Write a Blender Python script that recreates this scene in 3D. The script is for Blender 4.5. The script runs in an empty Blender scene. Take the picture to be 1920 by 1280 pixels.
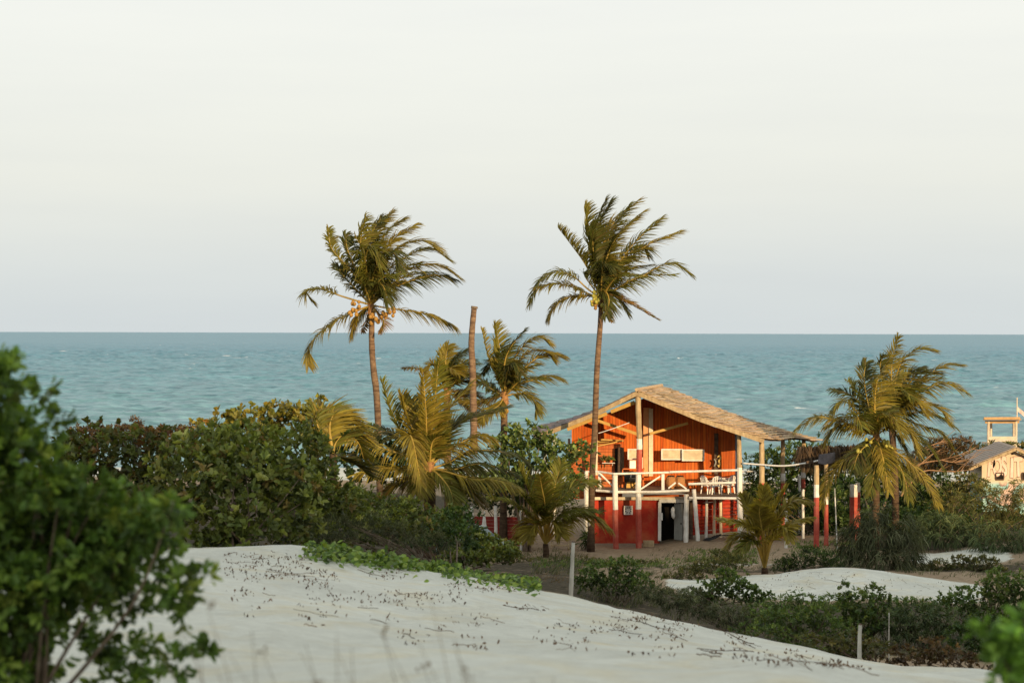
import bpy, math, random
import numpy as np
from mathutils import Vector, Matrix

rng = np.random.default_rng(11)
random.seed(11)
scene = bpy.context.scene
COL = scene.collection

# ------------------------------------------------------------------ survey
# the camera stands 13 m over the sea; at(px, py, Y) turns a surveyed
# direction and a distance into a point of the place
F, H, HY, ROLL = 3733.3, 13.0, 623.5, 0.0026


def at(px, py, Y):
    dx, dy = px - 960.0, py - HY
    a = dx + dy * ROLL
    b = dy - dx * ROLL
    return Vector((a / F * Y, Y, H - b / F * Y))


def m_per_px(Y):
    return Y / F


# ------------------------------------------------------------------ tagging
def tag(o, label=None, cat=None, group=None, kind=None):
    if label: o['label'] = label
    if cat: o['category'] = cat
    if group: o['group'] = group
    if kind: o['kind'] = kind
    return o


def thing(name, label, cat, loc=(0, 0, 0), group=None):
    o = bpy.data.objects.new(name, None)
    COL.objects.link(o)
    o.location = loc
    o.empty_display_size = 0.2
    return tag(o, label, cat, group)


def link_mesh(name, me, mat, parent=None):
    o = bpy.data.objects.new(name, me)
    COL.objects.link(o)
    if mat is not None:
        for m in (mat if isinstance(mat, (list, tuple)) else [mat]):
            me.materials.append(m)
    if parent is not None:
        o.parent = parent
        p, off = parent, Vector((0, 0, 0))
        while p is not None:
            off += p.location
            p = p.parent
        # the meshes are built in world coordinates: carry them into the parent's frame
        me.transform(Matrix.Translation(-off))
    return o


class MB:
    """collects boxes, bars, tubes and sheets for ONE mesh (world coordinates)"""
    def __init__(s):
        s.v, s.f, s.c, s.mi = [], [], [], []

    def add(s, verts, faces, col=(1, 1, 1), mi=0):
        n = len(s.v)
        s.v += [tuple(v) for v in verts]
        s.c += [tuple(col)] * len(verts)
        s.f += [tuple(i + n for i in f) for f in faces]
        s.mi += [mi] * len(faces)
        return s

    def bar(s, a, b, w, h=None, up=(0, 0, 1), col=(1, 1, 1), w2=None, mi=0, jit=0.0):
        a, b = Vector(a), Vector(b)
        h = h or w
        t = (b - a).normalized()
        up = Vector(up)
        if abs(t.dot(up)) > 0.95: up = Vector((0, 1, 0))
        sx = t.cross(up).normalized()
        sz = sx.cross(t).normalized()
        k = (w2 / w) if w2 else 1.0
        vs = []
        for p, q in ((a, 1.0), (b, k)):
            for i, j in ((-1, -1), (1, -1), (1, 1), (-1, 1)):
                vs.append(p + sx * (i * w / 2 * q + random.uniform(-jit, jit)) + sz * (j * h / 2 * q + random.uniform(-jit, jit)))
        return s.add(vs, [(0, 3, 2, 1), (4, 5, 6, 7), (0, 1, 5, 4), (1, 2, 6, 5), (2, 3, 7, 6), (3, 0, 4, 7)], col, mi)

    def box(s, c, size, rz=0.0, col=(1, 1, 1), mi=0):
        m = Matrix.Rotation(rz, 3, 'Z')
        c = Vector(c)
        vs = [c + m @ Vector((i * size[0] / 2, j * size[1] / 2, k * size[2] / 2)) for k in (-1, 1) for i, j in ((-1, -1), (1, -1), (1, 1), (-1, 1))]
        return s.add(vs, [(0, 3, 2, 1), (4, 5, 6, 7), (0, 1, 5, 4), (1, 2, 6, 5), (2, 3, 7, 6), (3, 0, 4, 7)], col, mi)

    def tube(s, pts, radii, n=8, col=(1, 1, 1), cap=True, wob=0.0, mi=0):
        pts = [Vector(p) for p in pts]
        if not isinstance(radii, (list, tuple, np.ndarray)): radii = [radii] * len(pts)
        vs, fs = [], []
        ref = Vector((0.31, 0.2, 0.93)).normalized()
        for i, p in enumerate(pts):
            t = (pts[min(i + 1, len(pts) - 1)] - pts[max(i - 1, 0)]).normalized()
            r_ = ref if abs(t.dot(ref)) < 0.9 else Vector((1, 0, 0))
            a = t.cross(r_).normalized(); b = t.cross(a).normalized()
            for k in range(n):
                th = 2 * math.pi * k / n
                rr = radii[i] * (1 + random.uniform(-wob, wob))
                vs.append(p + a * (math.cos(th) * rr) + b * (math.sin(th) * rr))
        # keep the ring frames aligned
        for i in range(1, len(pts)):
            best, bo = 1e18, 0
            for o_ in range(n):
                d = sum((vs[(i - 1) * n + k] - vs[i * n + (k + o_) % n]).length_squared for k in range(0, n, 2))
                if d < best: best, bo = d, o_
            ring = [vs[i * n + (k + bo) % n] for k in range(n)]
            vs[i * n:(i + 1) * n] = ring
        for i in range(len(pts) - 1):
            for k in range(n):
                k2 = (k + 1) % n
                fs.append((i * n + k, i * n + k2, (i + 1) * n + k2, (i + 1) * n + k))
        if cap:
            fs.append(tuple(range(n - 1, -1, -1)))
            fs.append(tuple((len(pts) - 1) * n + k for k in range(n)))
        return s.add(vs, fs, col, mi)

    def log(s, a, b, r, r2=None, n=9, seg=6, bow=0.0, wob=0.05, col=(1, 1, 1), mi=0):
        a, b = Vector(a), Vector(b)
        off = Vector((random.uniform(-1, 1), random.uniform(-1, 1), random.uniform(-1, 1))) * bow
        pts, rr = [], []
        for i in range(seg + 1):
            t = i / seg
            pts.append(a.lerp(b, t) + off * math.sin(math.pi * t) + Vector((random.uniform(-1, 1), random.uniform(-1, 1), 0)) * (r * 0.07))
            rr.append((r + ((r2 or r) - r) * t) * random.uniform(1 - wob, 1 + wob))
        return s.tube(pts, rr, n, col, True, wob * 0.5, mi)

    def ball(s, c, r, n=8, m=6, col=(1, 1, 1), sq=(1, 1, 1), mi=0):
        c = Vector(c)
        vs = [c + Vector((0, 0, -r * sq[2]))]
        for j in range(1, m):
            ph = -math.pi / 2 + math.pi * j / m
            for i in range(n):
                th = 2 * math.pi * i / n
                vs.append(c + Vector((math.cos(ph) * math.cos(th) * r * sq[0], math.cos(ph) * math.sin(th) * r * sq[1], math.sin(ph) * r * sq[2])))
        vs.append(c + Vector((0, 0, r * sq[2])))
        fs = [(0, 1 + (i + 1) % n, 1 + i) for i in range(n)]
        for j in range(m - 2):
            for i in range(n):
                a = 1 + j * n + i; b = 1 + j * n + (i + 1) % n
                fs.append((a, b, b + n, a + n))
        L = len(vs) - 1
        fs += [(L, L - n + i, L - n + (i + 1) % n) for i in range(n)]
        return s.add(vs, fs, col, mi)

    def build(s, name, mat, parent=None, smooth=False):
        me = bpy.data.meshes.new(name)
        me.from_pydata(s.v, [], s.f)
        ca = me.color_attributes.new('tint', 'FLOAT_COLOR', 'POINT')
        ca.data.foreach_set('color', np.array([(c[0], c[1], c[2], 1.0) for c in s.c], dtype=np.float32).ravel())
        me.polygons.foreach_set('material_index', np.array(s.mi, dtype=np.int32))
        if smooth: me.polygons.foreach_set('use_smooth', np.ones(len(s.f), dtype=bool))
        me.update()
        return link_mesh(name, me, mat, parent)


def quads_mesh(name, V, Q, C, mat, parent=None, smooth=False):
    V = np.asarray(V, np.float32).reshape(-1, 3)
    Q = np.asarray(Q, np.int32).reshape(-1, 4)
    me = bpy.data.meshes.new(name)
    me.vertices.add(len(V)); me.vertices.foreach_set('co', V.ravel())
    me.loops.add(Q.size); me.loops.foreach_set('vertex_index', Q.ravel())
    me.polygons.add(len(Q)); me.polygons.foreach_set('loop_start', np.arange(0, Q.size, 4, dtype=np.int32))
    me.update(calc_edges=True)
    if smooth: me.polygons.foreach_set('use_smooth', np.ones(len(Q), dtype=bool))
    ca = me.color_attributes.new('tint', 'FLOAT_COLOR', 'POINT')
    c4 = np.ones((len(V), 4), np.float32); c4[:, :3] = C
    ca.data.foreach_set('color', c4.ravel())
    return link_mesh(name, me, mat, parent)


def nrm(a):
    return a / np.maximum(np.linalg.norm(a, axis=-1, keepdims=True), 1e-9)


def leaf_arrays(pos, d, up, L, W, col, fold=0.25, curl=0.15, obov=0.62):
    """six-point leaves folded on the midrib -> V, Q, C"""
    N = len(pos)
    d = nrm(d); s = nrm(np.cross(d, up)); u = nrm(np.cross(s, d))
    L = L[:, None]; W = W[:, None]
    tip = pos + d * L - u * L * curl
    a1, a2 = 0.32, obov + 0.12
    w1, w2 = 0.38, 0.5
    V = np.stack([pos,
                  pos + d * L * a1 + s * W * w1 + u * W * fold * .6, pos + d * L * a2 + s * W * w2 + u * W * fold - u * L * curl * .4,
                  tip,
                  pos + d * L * a2 - s * W * w2 + u * W * fold - u * L * curl * .4, pos + d * L * a1 - s * W * w1 + u * W * fold * .6], 1)
    base = np.arange(N)[:, None] * 6
    Q = np.concatenate([base + np.array([[0, 1, 2, 3]]), base + np.array([[0, 3, 4, 5]])], 0)
    C = np.repeat(col[:, None, :], 6, 1)
    return V.reshape(-1, 3), Q, C.reshape(-1, 3)


def ribbon_arrays(P, Wd, S, col):
    """P (N,K,3) centre lines, Wd (N,K) widths, S (N,K,3) or (N,1,3) side vectors"""
    N, K, _ = P.shape
    A = P + S * Wd[..., None] / 2
    B = P - S * Wd[..., None] / 2
    V = np.stack([A, B], 2).reshape(N, K * 2, 3)
    q = np.array([[2 * k, 2 * k + 1, 2 * k + 3, 2 * k + 2] for k in range(K - 1)])
    Q = (np.arange(N)[:, None, None] * (K * 2) + q[None]).reshape(-1, 4)
    C = np.repeat(col[:, None, :], K * 2, 1).reshape(-1, 3)
    return V.reshape(-1, 3), Q, C


def merge(parts):
    V, Q, C, n = [], [], [], 0
    for v, q, c in parts:
        V.append(v); Q.append(q + n); C.append(c); n += len(v)
    return np.concatenate(V), np.concatenate(Q), np.concatenate(C)


# ------------------------------------------------------------------ materials
def new_mat(name):
    m = bpy.data.materials.new(name)
    m.use_nodes = True
    nt = m.node_tree
    nt.nodes.clear()
    out = nt.nodes.new('ShaderNodeOutputMaterial')
    return m, nt, nt.nodes, nt.links, out


def noise_node(nd, lk, scale, detail=6, rough=0.6, vec=None, dist=0.0):
    n = nd.new('ShaderNodeTexNoise')
    n.inputs['Scale'].default_value = scale
    n.inputs['Detail'].default_value = detail
    n.inputs['Roughness'].default_value = rough
    n.inputs['Distortion'].default_value = dist
    if vec is not None: lk.new(vec, n.inputs['Vector'])
    return n


def ramp(nd, lk, fac, stops):
    r = nd.new('ShaderNodeValToRGB')
    while len(r.color_ramp.elements) > len(stops): r.color_ramp.elements.remove(r.color_ramp.elements[-1])
    while len(r.color_ramp.elements) < len(stops): r.color_ramp.elements.new(0.5)
    for e, (p, c) in zip(r.color_ramp.elements, stops):
        e.position = p; e.color = (c[0], c[1], c[2], 1)
    lk.new(fac, r.inputs['Fac'])
    return r


def mix(nd, lk, a, b, fac, mode='MIX'):
    m = nd.new('ShaderNodeMix'); m.data_type = 'RGBA'; m.blend_type = mode
    for sock, v in ((m.inputs[6], a), (m.inputs[7], b)):
        if isinstance(v, tuple): sock.default_value = (v[0], v[1], v[2], 1)
        else: lk.new(v, sock)
    if isinstance(fac, float): m.inputs[0].default_value = fac
    else: lk.new(fac, m.inputs[0])
    return m.outputs[2]


def surf_mat(name, c1, c2, scale=3.0, rough=0.8, bump=0.3, bscale=None, stretch=(1, 1, 1), tint=False, dirt=None, dirt_amt=0.5, bdist=0.02, spec=0.3, lo=.35, hi=.65):
    m, nt, nd, lk, out = new_mat(name)
    tc = nd.new('ShaderNodeTexCoord')
    mp = nd.new('ShaderNodeMapping'); mp.inputs['Scale'].default_value = stretch
    lk.new(tc.outputs['Object'], mp.inputs['Vector'])
    n1 = noise_node(nd, lk, scale, 8, .65, mp.outputs['Vector'])
    r = ramp(nd, lk, n1.outputs['Fac'], [(lo, c1), (hi, c2)])
    colr = r.outputs['Color']
    if dirt:
        n2 = noise_node(nd, lk, scale * .37 + .4, 7, .7, tc.outputs['Object'])
        r2 = ramp(nd, lk, n2.outputs['Fac'], [(.48, (0, 0, 0)), (.68, (dirt_amt,) * 3)])
        colr = mix(nd, lk, colr, dirt, r2.outputs['Color'])
    if tint:
        at_ = nd.new('ShaderNodeAttribute'); at_.attribute_name = 'tint'
        colr = mix(nd, lk, colr, at_.outputs['Color'], 1.0, 'MULTIPLY')
    p = nd.new('ShaderNodeBsdfPrincipled')
    lk.new(colr, p.inputs['Base Color'])
    p.inputs['Roughness'].default_value = rough
    p.inputs['Specular IOR Level'].default_value = spec
    if bump:
        n3 = noise_node(nd, lk, bscale or scale * 4, 6, .65, mp.outputs['Vector'])
        b = nd.new('ShaderNodeBump'); b.inputs['Strength'].default_value = bump; b.inputs['Distance'].default_value = bdist
        lk.new(n3.outputs['Fac'], b.inputs['Height']); lk.new(b.outputs['Normal'], p.inputs['Normal'])
    lk.new(p.outputs['BSDF'], out.inputs['Surface'])
    return m


def leaf_mat(name, rough=0.45, trans=0.35, spec=0.35, warm=(1.15, 1.05, 0.5)):
    """foliage coloured leaf by leaf through the mesh's own tint"""
    m, nt, nd, lk, out = new_mat(name)
    a = nd.new('ShaderNodeAttribute'); a.attribute_name = 'tint'
    p = nd.new('ShaderNodeBsdfPrincipled')
    tc = nd.new('ShaderNodeTexCoord')
    n = noise_node(nd, lk, 2.5, 3, .6, tc.outputs['Object'])
    rv = ramp(nd, lk, n.outputs['Fac'], [(.3, (.72, .72, .72)), (.7, (1.2, 1.2, 1.2))])
    c = mix(nd, lk, a.outputs['Color'], rv.outputs['Color'], 1.0, 'MULTIPLY')
    lk.new(c, p.inputs['Base Color'])
    p.inputs['Roughness'].default_value = rough
    p.inputs['Specular IOR Level'].default_value = spec
    t = nd.new('ShaderNodeBsdfTranslucent')
    lk.new(mix(nd, lk, c, warm, 1.0, 'MULTIPLY'), t.inputs['Color'])
    ms = nd.new('ShaderNodeMixShader'); ms.inputs['Fac'].default_value = trans
    lk.new(p.outputs['BSDF'], ms.inputs[1]); lk.new(t.outputs['BSDF'], ms.inputs[2])
    lk.new(ms.outputs['Shader'], out.inputs['Surface'])
    return m


M = {}
M['leaf'] = leaf_mat('leaf')
M['leaf_dull'] = leaf_mat('leaf_dull', .7, .25, .2)
M['frond'] = leaf_mat('frond', .5, .42, .3)
M['bark'] = surf_mat('bark', (.10, .07, .05), (.22, .17, .12), 12, .9, .5)
M['twig'] = surf_mat('twig', (.09, .06, .04), (.2, .15, .11), 8, .9, .2)
M['white'] = surf_mat('white_paint', (.66, .64, .6), (.82, .8, .76), 5, .6, .25, dirt=(.32, .27, .22), dirt_amt=.55)
M['cream'] = surf_mat('cream_paint', (.66, .55, .4), (.8, .7, .52), 4, .65, .2, dirt=(.4, .3, .2), dirt_amt=.5)
M['redwall'] = surf_mat('red_wall_paint', (.36, .02, .012), (.47, .045, .02), 1.6, .8, .25, bscale=14, dirt=(.5, .17, .07), dirt_amt=.6)
M['redpost'] = surf_mat('red_post_paint', (.36, .05, .035), (.46, .09, .06), 4, .75, .25, dirt=(.5, .22, .16), dirt_amt=.5)
M['terracotta'] = surf_mat('terracotta_planks', (.5, .12, .03), (.62, .18, .05), 2, .75, .3, dirt=(.4, .06, .03), dirt_amt=.5)
M['timber'] = surf_mat('weathered_timber', (.3, .21, .12), (.52, .4, .24), 6, .85, .4, stretch=(1, 1, .3))
M['rafter'] = surf_mat('yellow_rafter', (.5, .3, .08), (.62, .4, .13), 4, .8, .3)
M['darkwood'] = surf_mat('dark_wood', (.06, .04, .03), (.14, .09, .06), 6, .85, .3)
M['greydoor'] = surf_mat('grey_door_wood', (.24, .25, .24), (.36, .37, .35), 3, .7, .25, stretch=(6, 6, .5), dirt=(.14, .13, .12))
M['black'] = surf_mat('black_metal', (.012, .012, .013), (.03, .03, .03), 6, .4, .1)
M['dark'] = surf_mat('dark_interior_and_shadow', (.008, .006, .005), (.02, .014, .01), 3, .9, 0)
M['plastic'] = surf_mat('white_plastic', (.74, .73, .7), (.82, .81, .78), 4, .35, .0, spec=.5)
M['slate'] = surf_mat('grey_roof_sheet', (.13, .11, .13), (.2, .17, .19), 2, .8, .3, stretch=(1, 1, 1))


def plank_mat(name, c1, c2, c3, width, axis_world=(0.97, -0.24, 0)):
    """vertical boards: every board its own tone and a dark joint between"""
    m, nt, nd, lk, out = new_mat(name)
    tc = nd.new('ShaderNodeTexCoord')
    dot = nd.new('ShaderNodeVectorMath'); dot.operation = 'DOT_PRODUCT'
    lk.new(tc.outputs['Object'], dot.inputs[0]); dot.inputs[1].default_value = axis_world
    dv = nd.new('ShaderNodeMath'); dv.operation = 'DIVIDE'; lk.new(dot.outputs['Value'], dv.inputs[0]); dv.inputs[1].default_value = width
    fl = nd.new('ShaderNodeMath'); fl.operation = 'FLOOR'; lk.new(dv.outputs[0], fl.inputs[0])
    fr = nd.new('ShaderNodeMath'); fr.operation = 'FRACT'; lk.new(dv.outputs[0], fr.inputs[0])
    wn = nd.new('ShaderNodeTexWhiteNoise'); wn.noise_dimensions = '1D'; lk.new(fl.outputs[0], wn.inputs['W'])
    r = ramp(nd, lk, wn.outputs['Value'], [(0, c1), (.55, c2), (1, c3)])
    mp = nd.new('ShaderNodeMapping'); mp.inputs['Scale'].default_value = (9, 9, .6)
    lk.new(tc.outputs['Object'], mp.inputs['Vector'])
    n = noise_node(nd, lk, 2.0, 7, .7, mp.outputs['Vector'])
    rv = ramp(nd, lk, n.outputs['Fac'], [(.3, (.6, .55, .55)), (.7, (1.15, 1.15, 1.15))])
    c = mix(nd, lk, r.outputs['Color'], rv.outputs['Color'], 1.0, 'MULTIPLY')
    g = ramp(nd, lk, fr.outputs[0], [(0, (.25, .25, .25)), (.1, (1, 1, 1)), (.9, (1, 1, 1)), (1, (.35, .35, .35))])
    c = mix(nd, lk, c, g.outputs['Color'], 1.0, 'MULTIPLY')
    n2 = noise_node(nd, lk, .8, 6, .7, tc.outputs['Object'])
    r2 = ramp(nd, lk, n2.outputs['Fac'], [(.5, (0, 0, 0)), (.7, (.5, .5, .5))])
    c = mix(nd, lk, c, (.28, .065, .018), r2.outputs['Color'])
    n5 = noise_node(nd, lk, 1.7, 8, .75, mp.outputs['Vector'])
    r5 = ramp(nd, lk, n5.outputs['Fac'], [(.56, (0, 0, 0)), (.68, (.4, .4, .4))])
    c = mix(nd, lk, c, (.62, .3, .13), r5.outputs['Color'])
    p = nd.new('ShaderNodeBsdfPrincipled'); lk.new(c, p.inputs['Base Color'])
    p.inputs['Roughness'].default_value = .75; p.inputs['Specular IOR Level'].default_value = .25
    b = nd.new('ShaderNodeBump'); b.inputs['Strength'].default_value = .6; b.inputs['Distance'].default_value = .02
    lk.new(g.outputs['Color'], b.inputs['Height']); lk.new(b.outputs['Normal'], p.inputs['Normal'])
    lk.new(p.outputs['BSDF'], out.inputs['Surface'])
    return m


M['boards'] = plank_mat('orange_boards', (.56, .105, .015), (.66, .145, .02), (.74, .19, .03), .14)
M['shake'] = surf_mat('roof_shakes', (.34, .24, .15), (.55, .41, .265), 7, .9, .4, tint=True)

# palm trunk with leaf scar rings
def trunk_mat():
    m, nt, nd, lk, out = new_mat('palm_trunk')
    tc = nd.new('ShaderNodeTexCoord')
    mp = nd.new('ShaderNodeMapping'); mp.inputs['Scale'].default_value = (1.2, 1.2, 9)
    lk.new(tc.outputs['Object'], mp.inputs['Vector'])
    n = noise_node(nd, lk, 1.1, 6, .7, mp.outputs['Vector'], .6)
    n2 = noise_node(nd, lk, 5, 7, .75, tc.outputs['Object'])
    a = ramp(nd, lk, n.outputs['Fac'], [(.38, (.12, .075, .05)), (.5, (.2, .13, .085)), (.65, (.28, .2, .13))])
    b = ramp(nd, lk, n2.outputs['Fac'], [(.35, (.6, .6, .6)), (.65, (1.15, 1.1, 1.05))])
    c = mix(nd, lk, a.outputs['Color'], b.outputs['Color'], 1.0, 'MULTIPLY')
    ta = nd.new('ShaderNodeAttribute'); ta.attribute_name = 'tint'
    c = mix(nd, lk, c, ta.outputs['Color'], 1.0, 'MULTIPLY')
    p = nd.new('ShaderNodeBsdfPrincipled'); lk.new(c, p.inputs['Base Color']); p.inputs['Roughness'].default_value = .9
    p.inputs['Specular IOR Level'].default_value = .15
    bp = nd.new('ShaderNodeBump'); bp.inputs['Strength'].default_value = .7; bp.inputs['Distance'].default_value = .03
    lk.new(n.outputs['Fac'], bp.inputs['Height']); lk.new(bp.outputs['Normal'], p.inputs['Normal'])
    lk.new(p.outputs['BSDF'], out.inputs['Surface'])
    return m
M['trunk'] = trunk_mat()


def sand_mat():
    m, nt, nd, lk, out = new_mat('dune_sand_and_soil')
    tc = nd.new('ShaderNodeTexCoord')
    a = nd.new('ShaderNodeAttribute'); a.attribute_name = 'tint'
    sep = nd.new('ShaderNodeSeparateColor'); lk.new(a.outputs['Color'], sep.inputs[0])
    n1 = noise_node(nd, lk, .35, 6, .6, tc.outputs['Object'])
    n2 = noise_node(nd, lk, 5, 8, .7, tc.outputs['Object'])
    n4 = noise_node(nd, lk, 60, 4, .7, tc.outputs['Object'])
    s1 = ramp(nd, lk, n1.outputs['Fac'], [(.35, (.60, .605, .545)), (.65, (.71, .715, .645))])
    s2 = ramp(nd, lk, n2.outputs['Fac'], [(.3, (.86, .84, .82)), (.7, (1.06, 1.05, 1.04))])
    s3 = ramp(nd, lk, n4.outputs['Fac'], [(.3, (.9, .89, .88)), (.7, (1.06, 1.06, 1.06))])
    nw = noise_node(nd, lk, .8, 4, .6, tc.outputs['Object'], .5)
    rw = ramp(nd, lk, nw.outputs['Fac'], [(.5, (1, 1, 1)), (.72, (1.0, .92, .78))])
    s1b = mix(nd, lk, s1.outputs['Color'], rw.outputs['Color'], 1.0, 'MULTIPLY')
    sand = mix(nd, lk, s1b, s2.outputs['Color'], 1.0, 'MULTIPLY')
    sand = mix(nd, lk, sand, s3.outputs['Color'], 1.0, 'MULTIPLY')
    # thin leaf litter in the sand, gathered in patches
    n5 = noise_node(nd, lk, 2.6, 9, .75, tc.outputs['Object'])
    r5 = ramp(nd, lk, n5.outputs['Fac'], [(.6, (0, 0, 0)), (.72, (.5, .5, .5))])
    sand = mix(nd, lk, sand, (.3, .24, .17), r5.outputs['Color'])
    soil = ramp(nd, lk, n2.outputs['Fac'], [(.3, (.21, .145, .09)), (.55, (.32, .235, .155)), (.75, (.45, .35, .245))])
    lit = ramp(nd, lk, n2.outputs['Fac'], [(.35, (.035, .03, .018)), (.6, (.09, .07, .045)), (.75, (.2, .16, .11))])
    n3 = noise_node(nd, lk, 1.2, 7, .7, tc.outputs['Object'])
    # R = sand amount, G = litter amount; edges broken up by noise
    def brk(sock):
        ad = nd.new('ShaderNodeMath'); ad.operation = 'ADD'; lk.new(sock, ad.inputs[0])
        sb = nd.new('ShaderNodeMath'); sb.operation = 'MULTIPLY_ADD'; lk.new(n3.outputs['Fac'], sb.inputs[0]); sb.inputs[1].default_value = 1.2; sb.inputs[2].default_value = -.6
        lk.new(sb.outputs[0], ad.inputs[1])
        return ramp(nd, lk, ad.outputs[0], [(.4, (0, 0, 0)), (.6, (1, 1, 1))]).outputs['Color']
    c = mix(nd, lk, soil.outputs['Color'], sand, brk(sep.outputs[0]))
    c = mix(nd, lk, c, lit.outputs['Color'], brk(sep.outputs[1]))
    p = nd.new('ShaderNodeBsdfPrincipled'); lk.new(c, p.inputs['Base Color'])
    p.inputs['Roughness'].default_value = .95; p.inputs['Specular IOR Level'].default_value = .1
    b = nd.new('ShaderNodeBump'); b.inputs['Strength'].default_value = .6; b.inputs['Distance'].default_value = .06
    h = mix(nd, lk, n2.outputs['Fac'], n4.outputs['Fac'], .25)
    lk.new(h, b.inputs['Height']); lk.new(b.outputs['Normal'], p.inputs['Normal'])
    lk.new(p.outputs['BSDF'], out.inputs['Surface'])
    return m
M['sand'] = sand_mat()


def sea_mat():
    m, nt, nd, lk, out = new_mat('sea_water')
    tc = nd.new('ShaderNodeTexCoord')
    cam = nd.new('ShaderNodeSeparateXYZ'); lk.new(tc.outputs['Object'], cam.inputs[0])
    # water colour: pale green inshore, deeper blue off shore
    mr = nd.new('ShaderNodeMapRange'); mr.inputs['From Min'].default_value = 200; mr.inputs['From Max'].default_value = 1500
    lk.new(cam.outputs['Y'], mr.inputs['Value'])
    base = ramp(nd, lk, mr.outputs['Result'], [(0, (.15, .28, .318)), (.25, (.116, .258, .318)), (1, (.074, .218, .3))])
    mp = nd.new('ShaderNodeMapping'); mp.inputs['Scale'].default_value = (.5, 1.0, 1)
    lk.new(tc.outputs['Object'], mp.inputs['Vector'])
    n1 = noise_node(nd, lk, .55, 6, .62, mp.outputs['Vector'], .4)      # chop
    n2 = noise_node(nd, lk, .09, 5, .6, mp.outputs['Vector'], .6)       # swell
    n3 = noise_node(nd, lk, .012, 4, .55, mp.outputs['Vector'], .5)     # patches
    v1 = ramp(nd, lk, n1.outputs['Fac'], [(.3, (.5, .56, .6)), (.5, (1, 1, 1)), (.7, (1.55, 1.45, 1.38))])  # light and shade of the waves put into the water colour
    v2 = ramp(nd, lk, n2.outputs['Fac'], [(.35, (.85, .87, .88)), (.65, (1.13, 1.11, 1.1))])
    v3 = ramp(nd, lk, n3.outputs['Fac'], [(.35, (.94, .96, .96)), (.65, (1.06, 1.04, 1.04))])
    c = mix(nd, lk, base.outputs['Color'], v1.outputs['Color'], 1.0, 'MULTIPLY')
    c = mix(nd, lk, c, v2.outputs['Color'], 1.0, 'MULTIPLY')
    c = mix(nd, lk, c, v3.outputs['Color'], 1.0, 'MULTIPLY')
    # sparse white caps
    mp2 = nd.new('ShaderNodeMapping'); mp2.inputs['Scale'].default_value = (.35, .5, 1); mp2.inputs['Location'].default_value = (31, 7, 0)
    lk.new(tc.outputs['Object'], mp2.inputs['Vector'])
    w = noise_node(nd, lk, .16, 7, .62, mp2.outputs['Vector'], .3)
    wr = ramp(nd, lk, w.outputs['Fac'], [(.67, (0, 0, 0)), (.70, (1, 1, 1))])
    c = mix(nd, lk, c, (.75, .74, .7), wr.outputs['Color'])
    p = nd.new('ShaderNodeBsdfPrincipled'); lk.new(c, p.inputs['Base Color'])
    p.inputs['Roughness'].default_value = .34; p.inputs['Specular IOR Level'].default_value = .16; p.inputs['IOR'].default_value = 1.33
    b = nd.new('ShaderNodeBump'); b.inputs['Strength'].default_value = .9; b.inputs['Distance'].default_value = .5
    hh = mix(nd, lk, n1.outputs['Fac'], n2.outputs['Fac'], .4)
    lk.new(hh, b.inputs['Height']); lk.new(b.outputs['Normal'], p.inputs['Normal'])
    lk.new(p.outputs['BSDF'], out.inputs['Surface'])
    return m
M['sea'] = sea_mat()

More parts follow.
